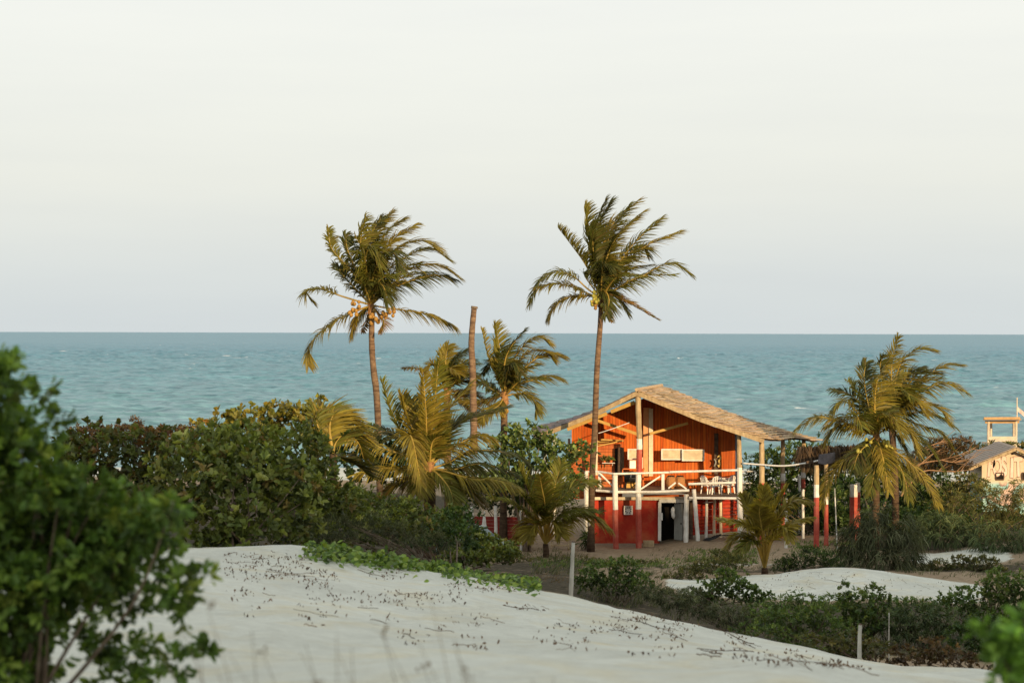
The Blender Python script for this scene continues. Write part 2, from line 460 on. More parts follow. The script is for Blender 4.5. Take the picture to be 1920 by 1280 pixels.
# ------------------------------------------------------------------ ground
def yz(py, Y, u=960): return at(u, py, Y).z
_cols = {
    #  u : list of (Y, z) built from surveyed picture rows (row, Y) or plain heights ('z', z, Y)
    -250: [(1285, 12), (1215, 20), (1070, 30), ('z', 8.6, 38), ('z', 7, 60), ('z', 4.5, 90), ('z', 3.2, 130)],
    200: [(1282, 12), (1212, 20), (1050, 32), ('z', 8.9, 38), ('z', 7.2, 60), ('z', 4.8, 90), ('z', 3.2, 130)],
    380: [(1282, 12), (1210, 20), (1036, 34), ('z', 8.8, 39), ('z', 7.0, 60), ('z', 4.6, 90), ('z', 3.2, 130)],
    560: [(1282, 12), (1208, 20), (1031, 38), ('z', 8.3, 43), ('z', 6.4, 62), ('z', 4.0, 90), ('z', 3.0, 130)],
    700: [(1282, 12), (1210, 20), (1050, 41), ('z', 7.4, 47), ('z', 5.6, 65), ('z', 3.5, 88), ('z', 2.9, 130)],
    900: [(1282, 12), (1215, 20), (1077, 44), ('z', 6.6, 50), ('z', 4.9, 68), ('z', 3.25, 85), ('z', 2.95, 96), ('z', 2.7, 130)],
    1070: [(1282, 12), (1220, 20), (1109, 46), (1122, 51), (1086, 60), (1062, 75), (1043, 86), (1023, 95), ('z', 2.9, 100), ('z', 2.7, 130)],
    1190: [(1282, 12), (1228, 20), (1136, 46), (1150, 51), (1105, 60), (1078, 75), (1055, 86), (1024, 95), ('z', 2.85, 100), ('z', 2.7, 130)],
    1290: [(1282, 12), (1236, 20), (1159, 45), (1168, 50), (1128, 60), (1105, 68), (1088, 75), (1052, 86), (1016, 95), ('z', 2.9, 100), ('z', 2.7, 130)],
    1480: [(1283, 12), (1255, 20), (1210, 42), (1205, 50), (1140, 61), (1092, 68), (1070, 73), (1078, 78), (1044, 87), (1008, 95), ('z', 3.0, 100), ('z', 2.8, 130)],
    1590: [(1283, 12), (1268, 20), (1241, 39), (1222, 49), (1138, 61), (1090, 67), (1065, 72), (1075, 78), (1044, 87), (1008, 95), ('z', 3.0, 100), ('z', 2.9, 130)],
    1700: [(1284, 12), (1276, 20), (1263, 36), (1232, 48), (1142, 61), (1098, 67), (1077, 72), (1074, 79), (1042, 87), (1003, 95), ('z', 3.2, 100), ('z', 3.0, 130)],
    1860: [(1285, 12), (1281, 20), (1276, 33), (1244, 46), (1150, 61), (1108, 68), (1094, 74), (1066, 81), (1034, 88), (995, 95), ('z', 3.6, 102), ('z', 3.4, 112), ('z', 3.0, 130)],
    2200: [(1288, 12), (1286, 20), (1285, 33), (1250, 46), (1150, 61), (1110, 68), (1095, 74), (1060, 81), (1030, 88), (990, 95), ('z', 3.7, 102), ('z', 3.4, 112), ('z', 3.0, 130)],
}
_us = np.array(sorted(_cols))
_Yg = np.arange(12.0, 230.0, 0.5)
_rows = []
for u in _us:
    pts = []
    for e in _cols[u]:
        if e[0] == 'z': pts.append((e[2], e[1]))
        else: pts.append((e[1], yz(e[0], e[1], u)))
    pts += [(160, 1.8), (188, .2), (205, -.8), (232, -2)]
    pts = np.array(pts)
    _rows.append(np.interp(_Yg, pts[:, 0], pts[:, 1]))
_rows = np.array(_rows)
_Ug = np.arange(-250, 2201, 12.0)
_T = np.array([np.interp(_Ug, _us, _rows[:, j]) for j in range(len(_Yg))]).T      # (u, Y)
for k in range(3):
    for ax, w in ((0, 5), (1, 5)):
        pad = np.pad(_T, [(w, w) if a == ax else (0, 0) for a in (0, 1)], mode='edge')
        _T = sum(np.roll(pad, s, ax) for s in range(-w // 2 + 1, w // 2 + 1)) / (w if w % 2 else w)
        sl = [slice(None), slice(None)]; sl[ax] = slice(w, -w); _T = _T[tuple(sl)]


def _vnoise(x, y, seed=0):
    """smooth value noise, vectorised"""
    xi, yi = np.floor(x).astype(np.int64), np.floor(y).astype(np.int64)
    fx, fy = x - xi, y - yi
    fx = fx * fx * (3 - 2 * fx); fy = fy * fy * (3 - 2 * fy)
    def h(a, b):
        n = (a * 374761393 + b * 668265263 + seed * 974634) & 0xffffffff
        n = ((n ^ (n >> 13)) * 1274126177) & 0xffffffff
        return ((n ^ (n >> 16)) & 0xffff) / 65535.0
    return (h(xi, yi) * (1 - fx) + h(xi + 1, yi) * fx) * (1 - fy) + (h(xi, yi + 1) * (1 - fx) + h(xi + 1, yi + 1) * fx) * fy


def ground_z(X, Y, detail=True):
    X = np.asarray(X, float); Y = np.asarray(Y, float)
    Yc = np.clip(Y, 12.0, _Yg[-1])
    u = np.clip(960 + X / Yc * F, _Ug[0], _Ug[-1] - 1e-3)
    iu = (u - _Ug[0]) / 12.0; iy = np.clip((Yc - 12.0) / .5, 0, len(_Yg) - 1.001)
    a, b = iu.astype(int), iy.astype(int)
    a = np.clip(a, 0, len(_Ug) - 2)
    fu, fy = iu - a, iy - b
    z = (_T[a, b] * (1 - fu) + _T[a + 1, b] * fu) * (1 - fy) + (_T[a, b + 1] * (1 - fu) + _T[a + 1, b + 1] * fu) * fy
    # unseen dune behind the viewer, added and its crest shaped to cast shade
    t = np.clip((-6 - Y) / 74.0, 0, 1); s = t * t * (3 - 2 * t)
    ridge = np.interp(X, [40, 52, 62, 70, 78, 81.0, 84.0, 85.6, 87.6, 89.2, 94, 115], [41.5, 38.2, 38.0, 40.0, 40.8, 39.2, 39.2, 42.6, 42.4, 40.2, 39.2, 38.6]) - np.clip((-83 - Y) * .35, 0, 14) + 1.6 * (_vnoise(X / 14, Y / 14, 3) - .5) + 1.8 * (_vnoise(X / 3.5, Y / 3.5, 4) - .5)
    z = z * (1 - s) + ridge * s
    z = np.where(Y > 225, -2.0, z)
    if detail:
        on = np.clip((Y + 5) / 10, 0, 1) * np.clip((150 - Y) / 20, 0, 1)
        z = z + on * (.3 * (_vnoise(X / 3.1 + 9, Y / 3.4, 1) - .5) + .05 * (_vnoise(X / .35, Y / .5, 5) - .5) + .1 * (_vnoise(X / .9, Y / 1.1, 2) - .5))
    return z


def gz(x, y): return float(ground_z(np.array([x]), np.array([y]))[0])


_ray_Y = np.arange(9, 140, .15)
def ground_hit(px, py):
    """where the surveyed direction meets the ground"""
    p0, p1 = at(px, py, 1.0), at(px, py, 2.0)
    d = p1 - p0; o = p0 - d
    P = np.outer(_ray_Y, np.array(d)) + np.array(o)
    g = ground_z(P[:, 0], P[:, 1])
    k = np.argmax(P[:, 2] <= g)
    return Vector((P[k, 0], P[k, 1], g[k]))


def sand_mask(X, Y):
    u = 960 + X / np.maximum(Y, 6) * F
    crest = np.interp(u, [-250, 200, 380, 560, 700, 900, 1070, 1300, 1480, 1650, 1860, 2200], [33, 36, 39.5, 42, 44, 46, 47.5, 46, 43.5, 40, 35, 32])
    dune = np.clip((crest + .6 - Y) / 1.6, 0, 1)
    mu = np.interp(u, [1230, 1290, 1800, 1880], [0, 1, 1, 0])
    mound = mu * np.clip(1 - np.abs(Y - 69) / 7.5, 0, 1) * 1.7
    m2 = np.interp(u, [1690, 1740, 1860, 1920], [0, 1, 1, 0]) * np.clip(1 - np.abs(Y - 86) / 4.5, 0, 1) * 1.4
    m3 = np.interp(u, [1200, 1260, 1600, 1650], [0, .5, .42, 0]) * np.clip(1 - np.abs(Y - 82.5) / 2.4, 0, 1)
    beach = np.clip((Y - 135) / 15, 0, 1)
    return np.clip(np.maximum.reduce([dune, mound, m2, m3, beach]), 0, 1)


def litter_mask(X, Y):
    u = 960 + X / np.maximum(Y, 6) * F
    v = np.clip(np.interp(Y, [44, 49, 60, 66, 76, 80, 84, 86], [0, .9, .95, .2, .15, .8, .6, 0]), 0, 1) * np.interp(u, [900, 1000, 1990, 2100], [.9, .8, .9, .9])
    left = np.interp(u, [820, 960], [1, 0]) * np.clip((Y - 36) / 8, 0, 1) * np.clip((130 - Y) / 10, 0, 1)
    right = np.interp(u, [1500, 1640], [0, .9]) * np.clip((Y - 88) / 3, 0, 1) * np.clip((130 - Y) / 10, 0, 1)
    mid = np.interp(u, [900, 1000, 1080, 1130], [.6, .62, .62, 0]) * np.clip((Y - 47) / 3, 0, 1) * np.clip((84 - Y) / 3, 0, 1)
    return np.clip(np.maximum.reduce([v * .9, left, right, mid]), 0, 1) * (1 - .85 * sand_mask(X, Y))


def build_ground():
    xs = np.concatenate([np.linspace(-900, -60, 14), np.linspace(-55, -32, 12), np.arange(-31, 38, .34), np.arange(38.5, 122, 1.4), np.linspace(128, 900, 14)])
    ys = np.concatenate([np.linspace(-700, -160, 8), np.arange(-150, -112, 4.0), np.arange(-110, -58, 1.6), np.arange(-57, -4, 4.0), np.arange(-3, 8, 1.0), np.arange(8.2, 100, .34), np.arange(101, 232, 2.5), np.array([260, 400])])
    X, Y = np.meshgrid(xs, ys)
    Z = ground_z(X, Y)
    V = np.stack([X, Y, Z], -1).reshape(-1, 3)
    nx, ny = len(xs), len(ys)
    i = np.arange(ny - 1)[:, None] * nx + np.arange(nx - 1)[None]
    Q = np.stack([i, i + 1, i + nx + 1, i + nx], -1).reshape(-1, 4)
    C = np.zeros((len(V), 3)); C[:, 0] = sand_mask(V[:, 0], V[:, 1]); C[:, 1] = litter_mask(V[:, 0], V[:, 1])
    g = quads_mesh('ground', V, Q, C, M['sand'], smooth=True)
    tag(g, kind='structure')


def build_sea():
    """open water: real wind waves rolling to the shore, flattening out of sight toward the horizon"""
    us = np.concatenate([np.array([-60000., -20000, -6000, -2500, -1400]), np.linspace(-900, 2820, 760), np.array([3300., 4500, 8000, 22000, 62000])])
    y = 150.0; ys = [y]
    while y < 2600:
        y += max(1.1, y * .0021); ys.append(y)
    ys += [3200, 4200, 6000, 9000, 14000, 22000, 45000]
    ys = np.array(ys)
    U, Y = np.meshgrid(us, ys)
    X = (U - 960) / F * Y
    Z = np.zeros_like(X)
    c, sn = math.cos(.18), math.sin(.18)
    xr, yr = X * c + Y * sn, Y * c - X * sn
    for lam, amp, ln, sd in ((23, .34, 2.6, 21), (11, .3, 2.4, 22), (5.2, .2, 2.2, 23), (2.8, .1, 2.0, 24)):
        n = _vnoise(xr / (lam * ln * .5) + 40, yr / (lam * .5) + .4 * np.sin(xr / lam * .3), sd)
        Z += amp * 2 * (1 - np.abs(2 * n - 1) ** .8 - .45)
    calm = .8 + .4 * _vnoise(X / 90, Y / 260, 31)
    Z *= 1.3 * calm * np.clip((2600 - Y) / 1500, 0, 1) * np.clip((np.abs(U - 960) < 1900), 0, 1) * np.clip((Y - 165) / 60, .2, 1)
    V = np.stack([X, Y, Z], -1).reshape(-1, 3)
    nx, ny = len(us), len(ys)
    i = np.arange(ny - 1)[:, None] * nx + np.arange(nx - 1)[None]
    Q = np.stack([i, i + 1, i + nx + 1, i + nx], -1).reshape(-1, 4)
    s = quads_mesh('sea', V, Q, np.ones((len(V), 3)), M['sea'], smooth=True)
    tag(s, kind='structure')


build_ground()
build_sea()

# ------------------------------------------------------------------ palms
WIND = np.array([1.0, 0.15, 0.12])

def bez(pts, n):
    """smooth curve through the surveyed points (Catmull-Rom)"""
    P = [np.array(p) for p in pts]
    P = [2 * P[0] - P[1]] + P + [2 * P[-1] - P[-2]]
    out = []
    segs = len(P) - 3
    for k in range(n):
        t = k / (n - 1) * segs
        i = min(int(t), segs - 1); f = t - i
        a, b, c, d = P[i:i + 4]
        out.append(.5 * ((2 * b) + (-a + c) * f + (2 * a - 5 * b + 4 * c - d) * f * f + (-a + 3 * b - 3 * c + d) * f ** 3))
    return np.array(out)


GREEN = np.array([.15, .155, .024]); OLIVE = np.array([.262, .212, .032]); BROWN = np.array([.27, .14, .05]); DARKG = np.array([.08, .09, .019])


def make_frond(pts, parent, n=46, Lf=.62, wind=.5, droop=.5, tone=None, bare=.14, width=.05, brown=0.0, lift=0.35, ang=.55):
    R = bez(pts, 22)
    T = nrm(np.gradient(R, axis=0))
    K = len(R)
    seglen = np.linalg.norm(R[1:] - R[:-1], axis=1).sum()
    s = np.repeat(np.linspace(bare, .995, n), 2) + rng.uniform(-.012, .012, 2 * n)
    s = np.clip(s, 0, 1)
    side = np.tile([1.0, -1.0], n)
    idx = s * (K - 1); i0 = np.clip(idx.astype(int), 0, K - 2); f = (idx - i0)[:, None]
    P = R[i0] * (1 - f) + R[i0 + 1] * f
    t = nrm(T[i0] * (1 - f) + T[i0 + 1] * f)
    upv = np.array([0, -.25, 1.0]) + rng.normal(0, .06, 3)
    S = np.cross(t, upv); bad = np.linalg.norm(S, axis=1) < .25
    S[bad] = np.cross(t[bad], np.array([0.3, -1, .1]))
    S = nrm(S); U = nrm(np.cross(S, t))
    al = ang + (1.1 - ang) * s ** 1.5
    D = S * (side * np.cos(al))[:, None] + t * np.sin(al)[:, None] + U * lift
    D = nrm(D + rng.normal(0, .09, D.shape))
    prof = np.interp(s, [0, .14, .3, .6, .85, 1], [.4, .62, 1, .95, .68, .4]) * Lf * rng.uniform(.8, 1.12, len(s))
    tt = np.linspace(0, 1, 5)[None, :, None]
    L = prof[:, None, None]
    G = np.array([0, 0, -1.0])
    gust = rng.uniform(.6, 1.3, (len(s), 1, 1))
    C = P[:, None] + D[:, None] * L * tt + (WIND * wind)[None, None] * L * gust * tt ** 1.7 + G[None, None] * L * droop * gust * tt ** 1.9
    # keep the leaflet's own length
    dlt = C - P[:, None]; ln = np.linalg.norm(dlt[:, -1:], axis=-1, keepdims=True)
    C = P[:, None] + dlt * (L / np.maximum(ln, 1e-6)) ** .6
    ax = nrm(C[:, -1] - C[:, 0])
    Sd = nrm(np.cross(ax, U + rng.normal(0, .35, U.shape)))[:, None]
    Wd = np.array([.55, 1.0, .9, .6, .12])[None] * width * rng.uniform(.75, 1.2, (len(s), 1))
    tone = GREEN if tone is None else tone
    col = np.repeat(np.asarray(tone)[None], len(s), 0) * rng.uniform(.7, 1.3, (len(s), 1))
    mixb = np.clip(rng.uniform(-.6, .35, (len(s), 1)) + brown, 0, 1)
    col = col * (1 - mixb) + BROWN * mixb * rng.uniform(.7, 1.2, (len(s), 1))
    parts = [ribbon_arrays(C, Wd, Sd, col)]
    # rachis: a flattened tapering rib
    Sr = nrm(np.cross(T, upv)); Ur = nrm(np.cross(Sr, T))
    rr = np.linspace(.05, .008, K) * min(1.0, seglen / 3 + .3)
    ring = []
    for k in range(4):
        th = math.pi / 2 * k + .78
        ring.append(R + Sr * (math.cos(th) * rr)[:, None] * 1.3 + Ur * (math.sin(th) * rr)[:, None])
    V = np.stack(ring, 1).reshape(-1, 3)
    q = []
    for i in range(K - 1):
        for k in range(4):
            k2 = (k + 1) % 4
            q.append((i * 4 + k, i * 4 + k2, i * 4 + 4 + k2, i * 4 + 4 + k))
    rc = np.array([.58, .42, .1]) * (1 - brown * .5)
    parts.append((V, np.array(q), np.repeat(rc[None], len(V), 0)))
    V, Q, C = merge(parts)
    return quads_mesh('frond', V, Q, C, M['frond'], parent)


def palm(label, Y, trunk_px, trunk_r, hub, fronds, Lf=1.02, group='coconut palms around the house', nuts=(), depth=1.0, wind=.34, n=84, tone_base=None, extra=0, cat='palm tree', collar=None, husk=True, droop=.5, ang=.55, width=.058, dark=.5, bare=.14):
    base = at(*trunk_px[0], Y)
    base.z = min(base.z, gz(base.x, base.y))
    root = thing('coconut_palm', label, cat, base, group)
    tp = [Vector(base) - Vector((0, 0, .2))] + [at(x, y, Y) for x, y in trunk_px[1:]] + [at(*hub, Y)]
    P = bez(tp, 26)
    mb = MB()
    rad = [np.interp(i / 25, [0, .06, .5, 1], [trunk_r * 1.5, trunk_r * 1.15, trunk_r, trunk_r * .88]) * (1 + random.uniform(-.03, .04)) for i in range(26)]
    mb.tube(P, rad, 10, wob=.03)
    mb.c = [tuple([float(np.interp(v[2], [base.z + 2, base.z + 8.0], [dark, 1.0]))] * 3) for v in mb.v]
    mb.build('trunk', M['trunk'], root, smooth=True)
    if collar:
        c = MB(); a, b = at(*collar[0], Y), at(*collar[1], Y)
        c.tube([a, b], trunk_r * 1.12, 10)
        c.build('painted_band', M['white'], root, smooth=True)
    hubp = at(*hub, Y)
    if husk:
        h = MB()
        for k in range(16):
            a = rng.uniform(0, 2 * math.pi)
            d = Vector((math.cos(a), math.sin(a), rng.uniform(-.9, .7)))
            p0 = hubp + Vector((0, 0, rng.uniform(-.25, .15)))
            h.bar(p0, p0 + d * rng.uniform(.2, .5), .07, .03, col=(1, 1, 1), w2=.02)
        h.tube([hubp - Vector((0, 0, .4)), hubp + Vector((0, 0, .25))], [trunk_r * 1.25, trunk_r * .8], 8, wob=.1)
        h.build('husk', M['husk'], root)
    for fr in fronds:
        opt = fr[-1] if isinstance(fr[-1], dict) else {}
        px = [p for p in fr if not isinstance(p, dict)]
        dz = opt.get('d', rng.uniform(-1, 1)) * depth
        pts = [hubp]
        m = len(px)
        for i, (x, y) in enumerate(px):
            k = (i + 1) / m
            pts.append(at(x, y, Y + dz * k))
        tone = opt.get('tone')
        if tone is None:
            w = rng.uniform(0, 1)
            tone = (tone_base if tone_base is not None else GREEN) * (1 - w) + OLIVE * w
        make_frond([np.array(p) for p in pts], root, n=opt.get('n', n), Lf=Lf * opt.get('l', 1), wind=opt.get('w', wind), droop=opt.get('g', droop), tone=tone, bare=opt.get('bare', bare), brown=opt.get('b', 0), lift=opt.get('lift', .3), ang=ang, width=width)
    R_ = m_per_px(Y)
    for k in range(extra):                     # young leaves filling the crown's middle
        a = rng.uniform(0, 2 * math.pi); el = rng.uniform(.5, 1.35)
        ln = rng.uniform(1.4, 2.3) * Lf / .85
        d = Vector((math.cos(a) * math.cos(el) + .25, math.sin(a) * math.cos(el), math.sin(el)))
        p1 = hubp + d * ln * .6
        p2 = p1 + (d + Vector((.5, 0, -.5))) * ln * .4
        make_frond([np.array(hubp), np.array(p1), np.array(p2)], root, n=34, Lf=Lf * .85, wind=wind, droop=droop, tone=GREEN * rng.uniform(.6, 1.3), width=width, ang=ang)
    for (x, y, cnt, colr, spread) in nuts:
        c = at(x, y, Y - .45)
        for k in range(cnt):
            nb = MB()
            o = Vector((rng.normal(0, spread), rng.normal(0, spread * .6), rng.normal(0, spread * 1.1)))
            nb.ball(c + o, rng.uniform(.07, .105), 9, 7, (1, 1, 1), (1, 1, 1.15))
            nb.build('coconut', M[colr], root, smooth=True)
    return root


M['husk'] = surf_mat('coconut_husk_fibre', (.2, .1, .04), (.42, .22, .09), 9, .9, .3)
M['nut_gold'] = surf_mat('golden_coconut', (.28, .14, .035), (.42, .25, .06), 7, .5, .1)
M['nut_green'] = surf_mat('green_coconut', (.3, .28, .05), (.42, .38, .08), 7, .5, .1)

dk = dict(tone=DARKG)
palm('tall wind-bent coconut palm on the left with orange coconuts under its crown', 88,
     [(716, 870), (708, 770), (700, 690), (697, 640), (697, 592)], .135, (696, 572),
     [[(668, 520), (640, 488), (620, 462), (616, 428), dict(w=.35, l=.7)],
      [(672, 515), (652, 470), (648, 440), dict(w=.4, l=.8, tone=DARKG)],
      [(665, 540), (640, 512), (636, 500), dict(l=.9, tone=DARKG)],
      [(688, 510), (676, 455), (686, 408), dict(w=.6)],
      [(692, 500), (694, 445), (716, 408), dict(tone=DARKG)],
      [(694, 490), (706, 435), (734, 398)],
      [(700, 500), (722, 440), (758, 410)],
      [(702, 505), (735, 452), (780, 422), dict(tone=OLIVE)],
      [(705, 515), (745, 465), (792, 452), (822, 470), dict(tone=OLIVE)],
      [(708, 525), (760, 482), (806, 466), (840, 486)],
      [(712, 535), (770, 503), (820, 497), (860, 520), dict(g=.7)],
      [(716, 550), (766, 528), (815, 516), (852, 524), dict(g=.8, tone=DARKG)],
      [(700, 520), (712, 480), (740, 475), (748, 505), dict(d=-1.6, tone=DARKG, g=.8)],
      [(690, 520), (685, 480), (700, 462), (715, 500), dict(d=-1.6, tone=GREEN, g=.8)],
      [(700, 545), (706, 528), (720, 540), (726, 566), dict(d=-1.5, tone=DARKG, g=.9)],
      [(640, 555), (605, 543), (575, 546), (585, 566), dict(w=.25, g=.45, l=.85, bare=.3)],
      [(658, 587), (622, 606), (582, 645), (578, 684), dict(w=.3, g=.5, tone=OLIVE, bare=.2)],
      [(682, 582), (668, 596), (660, 626), dict(w=.2, g=.8, tone=OLIVE, l=.9)],
      [(730, 578), (788, 586), (825, 598), (852, 612), dict(g=.8, w=.1, tone=OLIVE, bare=.28)],
      [(712, 590), (720, 606), (712, 622), dict(b=.9, l=.5, n=22)],
      [(690, 600), (684, 612), (680, 622), dict(b=.9, l=.4, n=18)]],
     nuts=[(672, 572, 9, 'nut_gold', .15), (702, 596, 12, 'nut_gold', .17), (730, 588, 8, 'nut_gold', .14), (664, 584, 4, 'nut_gold', .1)], extra=6)

palm('tall slender coconut palm rising in front of the orange house with a yellow-green coconut cluster', 93.0,
     [(1108, 985), (1110, 900), (1115, 810), (1119, 700), (1126, 600)], .138, (1127, 560),
     [[(1100, 500), (1072, 460), (1047, 428), dict(w=.5, g=.2, l=.85)],
      [(1115, 500), (1106, 440), (1099, 386), dict(w=.6, g=.15)],
      [(1118, 490), (1114, 430), (1136, 376), dict(w=.6, g=.2, tone=DARKG)],
      [(1122, 480), (1120, 430), (1146, 378), dict(w=.6, g=.25, tone=DARKG)],
      [(1130, 480), (1145, 425), (1198, 376), dict(w=.7, g=.25, tone=OLIVE)],
      [(1132, 480), (1150, 430), (1180, 385), dict(w=.7, g=.25)],
      [(1136, 490), (1160, 440), (1206, 398), dict(w=.7, g=.3, tone=OLIVE)],
      [(1150, 510), (1190, 455), (1240, 410), dict(w=.5, g=.4, tone=GREEN)],
      [(1152, 515), (1205, 465), (1278, 434), dict(w=.5, g=.45, tone=OLIVE)],
      [(1160, 540), (1195, 523), (1256, 493), (1293, 514), dict(g=.7, bare=.22)],
      [(1150, 510), (1180, 475), (1204, 462), (1212, 476), dict(tone=DARKG, g=.7)],
      [(1120, 520), (1112, 470), (1112, 420), dict(tone=DARKG, w=.5, g=.2)],
      [(1128, 520), (1133, 495), (1148, 500), dict(d=-1.5, tone=DARKG, g=.8)],
      [(1100, 540), (1073, 517), (1040, 511), (1010, 530), (994, 568), dict(w=.15, g=.6, bare=.3)],
      [(1092, 546), (1050, 533), (1004, 540), dict(w=.2, g=.5, b=.15, bare=.25)],
      [(1097, 554), (1060, 559), (1038, 575), (1028, 598), dict(w=.2, g=.6, tone=OLIVE, l=.85)],
      [(1145, 552), (1180, 568), (1232, 598), dict(b=.75, g=.4, l=.6)],
      [(1145, 545), (1160, 560), (1176, 588), dict(tone=DARKG, g=.8, l=.8)],
      [(1136, 548), (1142, 565), (1136, 592), dict(d=-1.3, tone=DARKG, g=.8, l=.8)],
      [(1130, 575), (1140, 590), (1146, 602), dict(b=1, l=.4, n=18)]],
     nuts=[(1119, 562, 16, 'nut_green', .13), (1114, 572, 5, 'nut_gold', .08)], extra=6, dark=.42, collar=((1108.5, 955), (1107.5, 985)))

palm('mid-height coconut palm with swept fronds just right of the bare trunk', 92,
     [(944, 840), (945, 800), (946, 770), (946, 752)], .15, (946, 742),
     [[(930, 700), (918, 672), (903, 616), dict(w=.3, g=.2, l=.6)],
      [(938, 690), (936, 650), (928, 607), dict(w=.4, g=.2)],
      [(945, 690), (955, 655), (984, 618), dict(tone=DARKG)],
      [(950, 700), (980, 650), (1010, 632), (1030, 645), dict(tone=OLIVE)],
      [(955, 705), (990, 660), (1025, 660), (1035, 672), dict(tone=OLIVE)],
      [(960, 715), (1005, 672), (1035, 665), (1058, 670), dict(tone=OLIVE)],
      [(965, 725), (1000, 712), (1030, 705), (1055, 712), dict(g=.7)],
      [(970, 738), (990, 740), (1004, 755), (1007, 774), dict(g=.7, w=.2)],
      [(930, 735), (905, 720), (880, 728), dict(w=.2, tone=DARKG)],
      [(930, 745), (900, 752), (872, 752), dict(w=.2, b=.3)],
      [(950, 700), (965, 680), (975, 700), dict(d=-1.5, tone=DARKG, g=.8)],
      [(940, 695), (925, 680), (905, 700), dict(d=1.5, tone=DARKG)],
      [(935, 760), (915, 772), (900, 790), dict(tone=OLIVE, w=.2)]],
     Lf=.85, extra=3, nuts=[(944, 768, 5, 'nut_gold', .12)])

palm('smaller coconut palm half hidden left of the bare trunk, brown old fronds', 94,
     [(840, 850), (839, 800), (838, 760), (838, 742)], .15, (838, 735),
     [[(836, 700), (836, 670), (840, 648), dict(w=.5)],
      [(842, 700), (856, 672), (876, 655), dict(tone=DARKG)],
      [(850, 712), (872, 700), (890, 708)],
      [(815, 712), (785, 692), (757, 690), dict(b=.7, w=.2, l=.7)],
      [(822, 700), (812, 685), (800, 690), dict(tone=OLIVE)],
      [(855, 735), (885, 738), (915, 760), dict(b=.6)],
      [(850, 720), (890, 715), (935, 735), dict(tone=DARKG, b=.2)],
      [(830, 750), (815, 752), (800, 770), dict(b=.8)],
      [(848, 700), (845, 690), (858, 700), dict(d=-1.4, tone=OLIVE)],
      [(858, 745), (880, 765), (895, 790), dict(b=.9)]],
     Lf=.9, extra=3)

palm('broad low coconut palm with upright yellow-green fronds in front of the bare trunk', 74,
     [(806, 960), (806, 930), (806, 905), (806, 890)], .2, (805, 878),
     [[(765, 830), (738, 780), (716, 714), dict(w=.15, g=.25, l=.75, tone=GREEN)],
      [(782, 830), (768, 790), (752, 742), dict(w=.2, g=.3, tone=OLIVE, l=1.1)],
      [(800, 820), (798, 760), (792, 694), dict(w=.3, g=.25, tone=OLIVE)],
      [(808, 820), (815, 755), (822, 680), dict(tone=GREEN)],
      [(815, 825), (835, 775), (884, 720), dict(w=.3, g=.3, tone=OLIVE, l=1.1)],
      [(825, 830), (870, 790), (952, 764), dict(tone=DARKG)],
      [(830, 850), (868, 828), (900, 815), (922, 820), dict(g=.9, tone=OLIVE, w=.1)],
      [(840, 868), (885, 845), (960, 850), (985, 868), dict(g=.8, tone=DARKG, d=.5)],
      [(840, 885), (885, 898), (930, 900), (970, 912), dict(g=.9, tone=OLIVE * 1.2, bare=.3, d=-1)],
      [(850, 880), (900, 870), (965, 885), dict(g=1, tone=DARKG)],
      [(770, 858), (705, 836), (660, 822), (625, 824), dict(g=.8, w=.05, tone=OLIVE * 1.3, d=-1)],
      [(780, 845), (740, 815), (700, 800), dict(g=.7, tone=DARKG)],
      [(765, 880), (718, 878), (668, 890), dict(g=.6, w=.05, tone=OLIVE * 1.3, d=-1)],
      [(780, 895), (750, 905), (726, 918), dict(b=.5, g=.5)],
      [(796, 890), (788, 905), (780, 925), dict(d=-1, g=.5)],
      [(770, 820), (775, 830), (790, 908), dict(d=-1.5, g=.6, w=.05, tone=OLIVE)],
      [(822, 890), (842, 915), (852, 946), dict(d=-1, g=.5, tone=GREEN)],
      [(838, 892), (870, 910), (900, 940), dict(b=.4, g=.5)],
      [(822, 845), (845, 800), (880, 780), dict(tone=DARKG, d=.8)],
      [(785, 800), (775, 770), (772, 750), dict(tone=DARKG, d=1)]],
     Lf=1.0, n=84, wind=.16, droop=.25, ang=.72, width=.055, extra=2, depth=1.3)

palm('small arching yellow-lit palm beside the sea grape bushes', 61,
     [(625, 900), (625, 880), (624, 868), (624, 858)], .12, (624, 850),
     [[(600, 810), (590, 785), (580, 800), (578, 836), dict(g=.6, tone=GREEN)],
      [(610, 800), (606, 775), (612, 768), dict(tone=GREEN)],
      [(618, 800), (630, 776), (662, 790), (688, 826), dict(g=.4, tone=OLIVE * 1.2, w=.6)],
      [(615, 810), (620, 785), (655, 800), (676, 838), dict(tone=OLIVE * 1.2, w=.6)],
      [(630, 830), (650, 812), (672, 830), (682, 860), dict(tone=GREEN)],
      [(612, 840), (600, 830), (590, 850), dict(tone=DARKG)],
      [(640, 860), (665, 870), (690, 890), dict(tone=DARKG)]],
     Lf=.95, wind=.5, droop=.3, n=64, extra=0, group='young palms around the yard', husk=False)

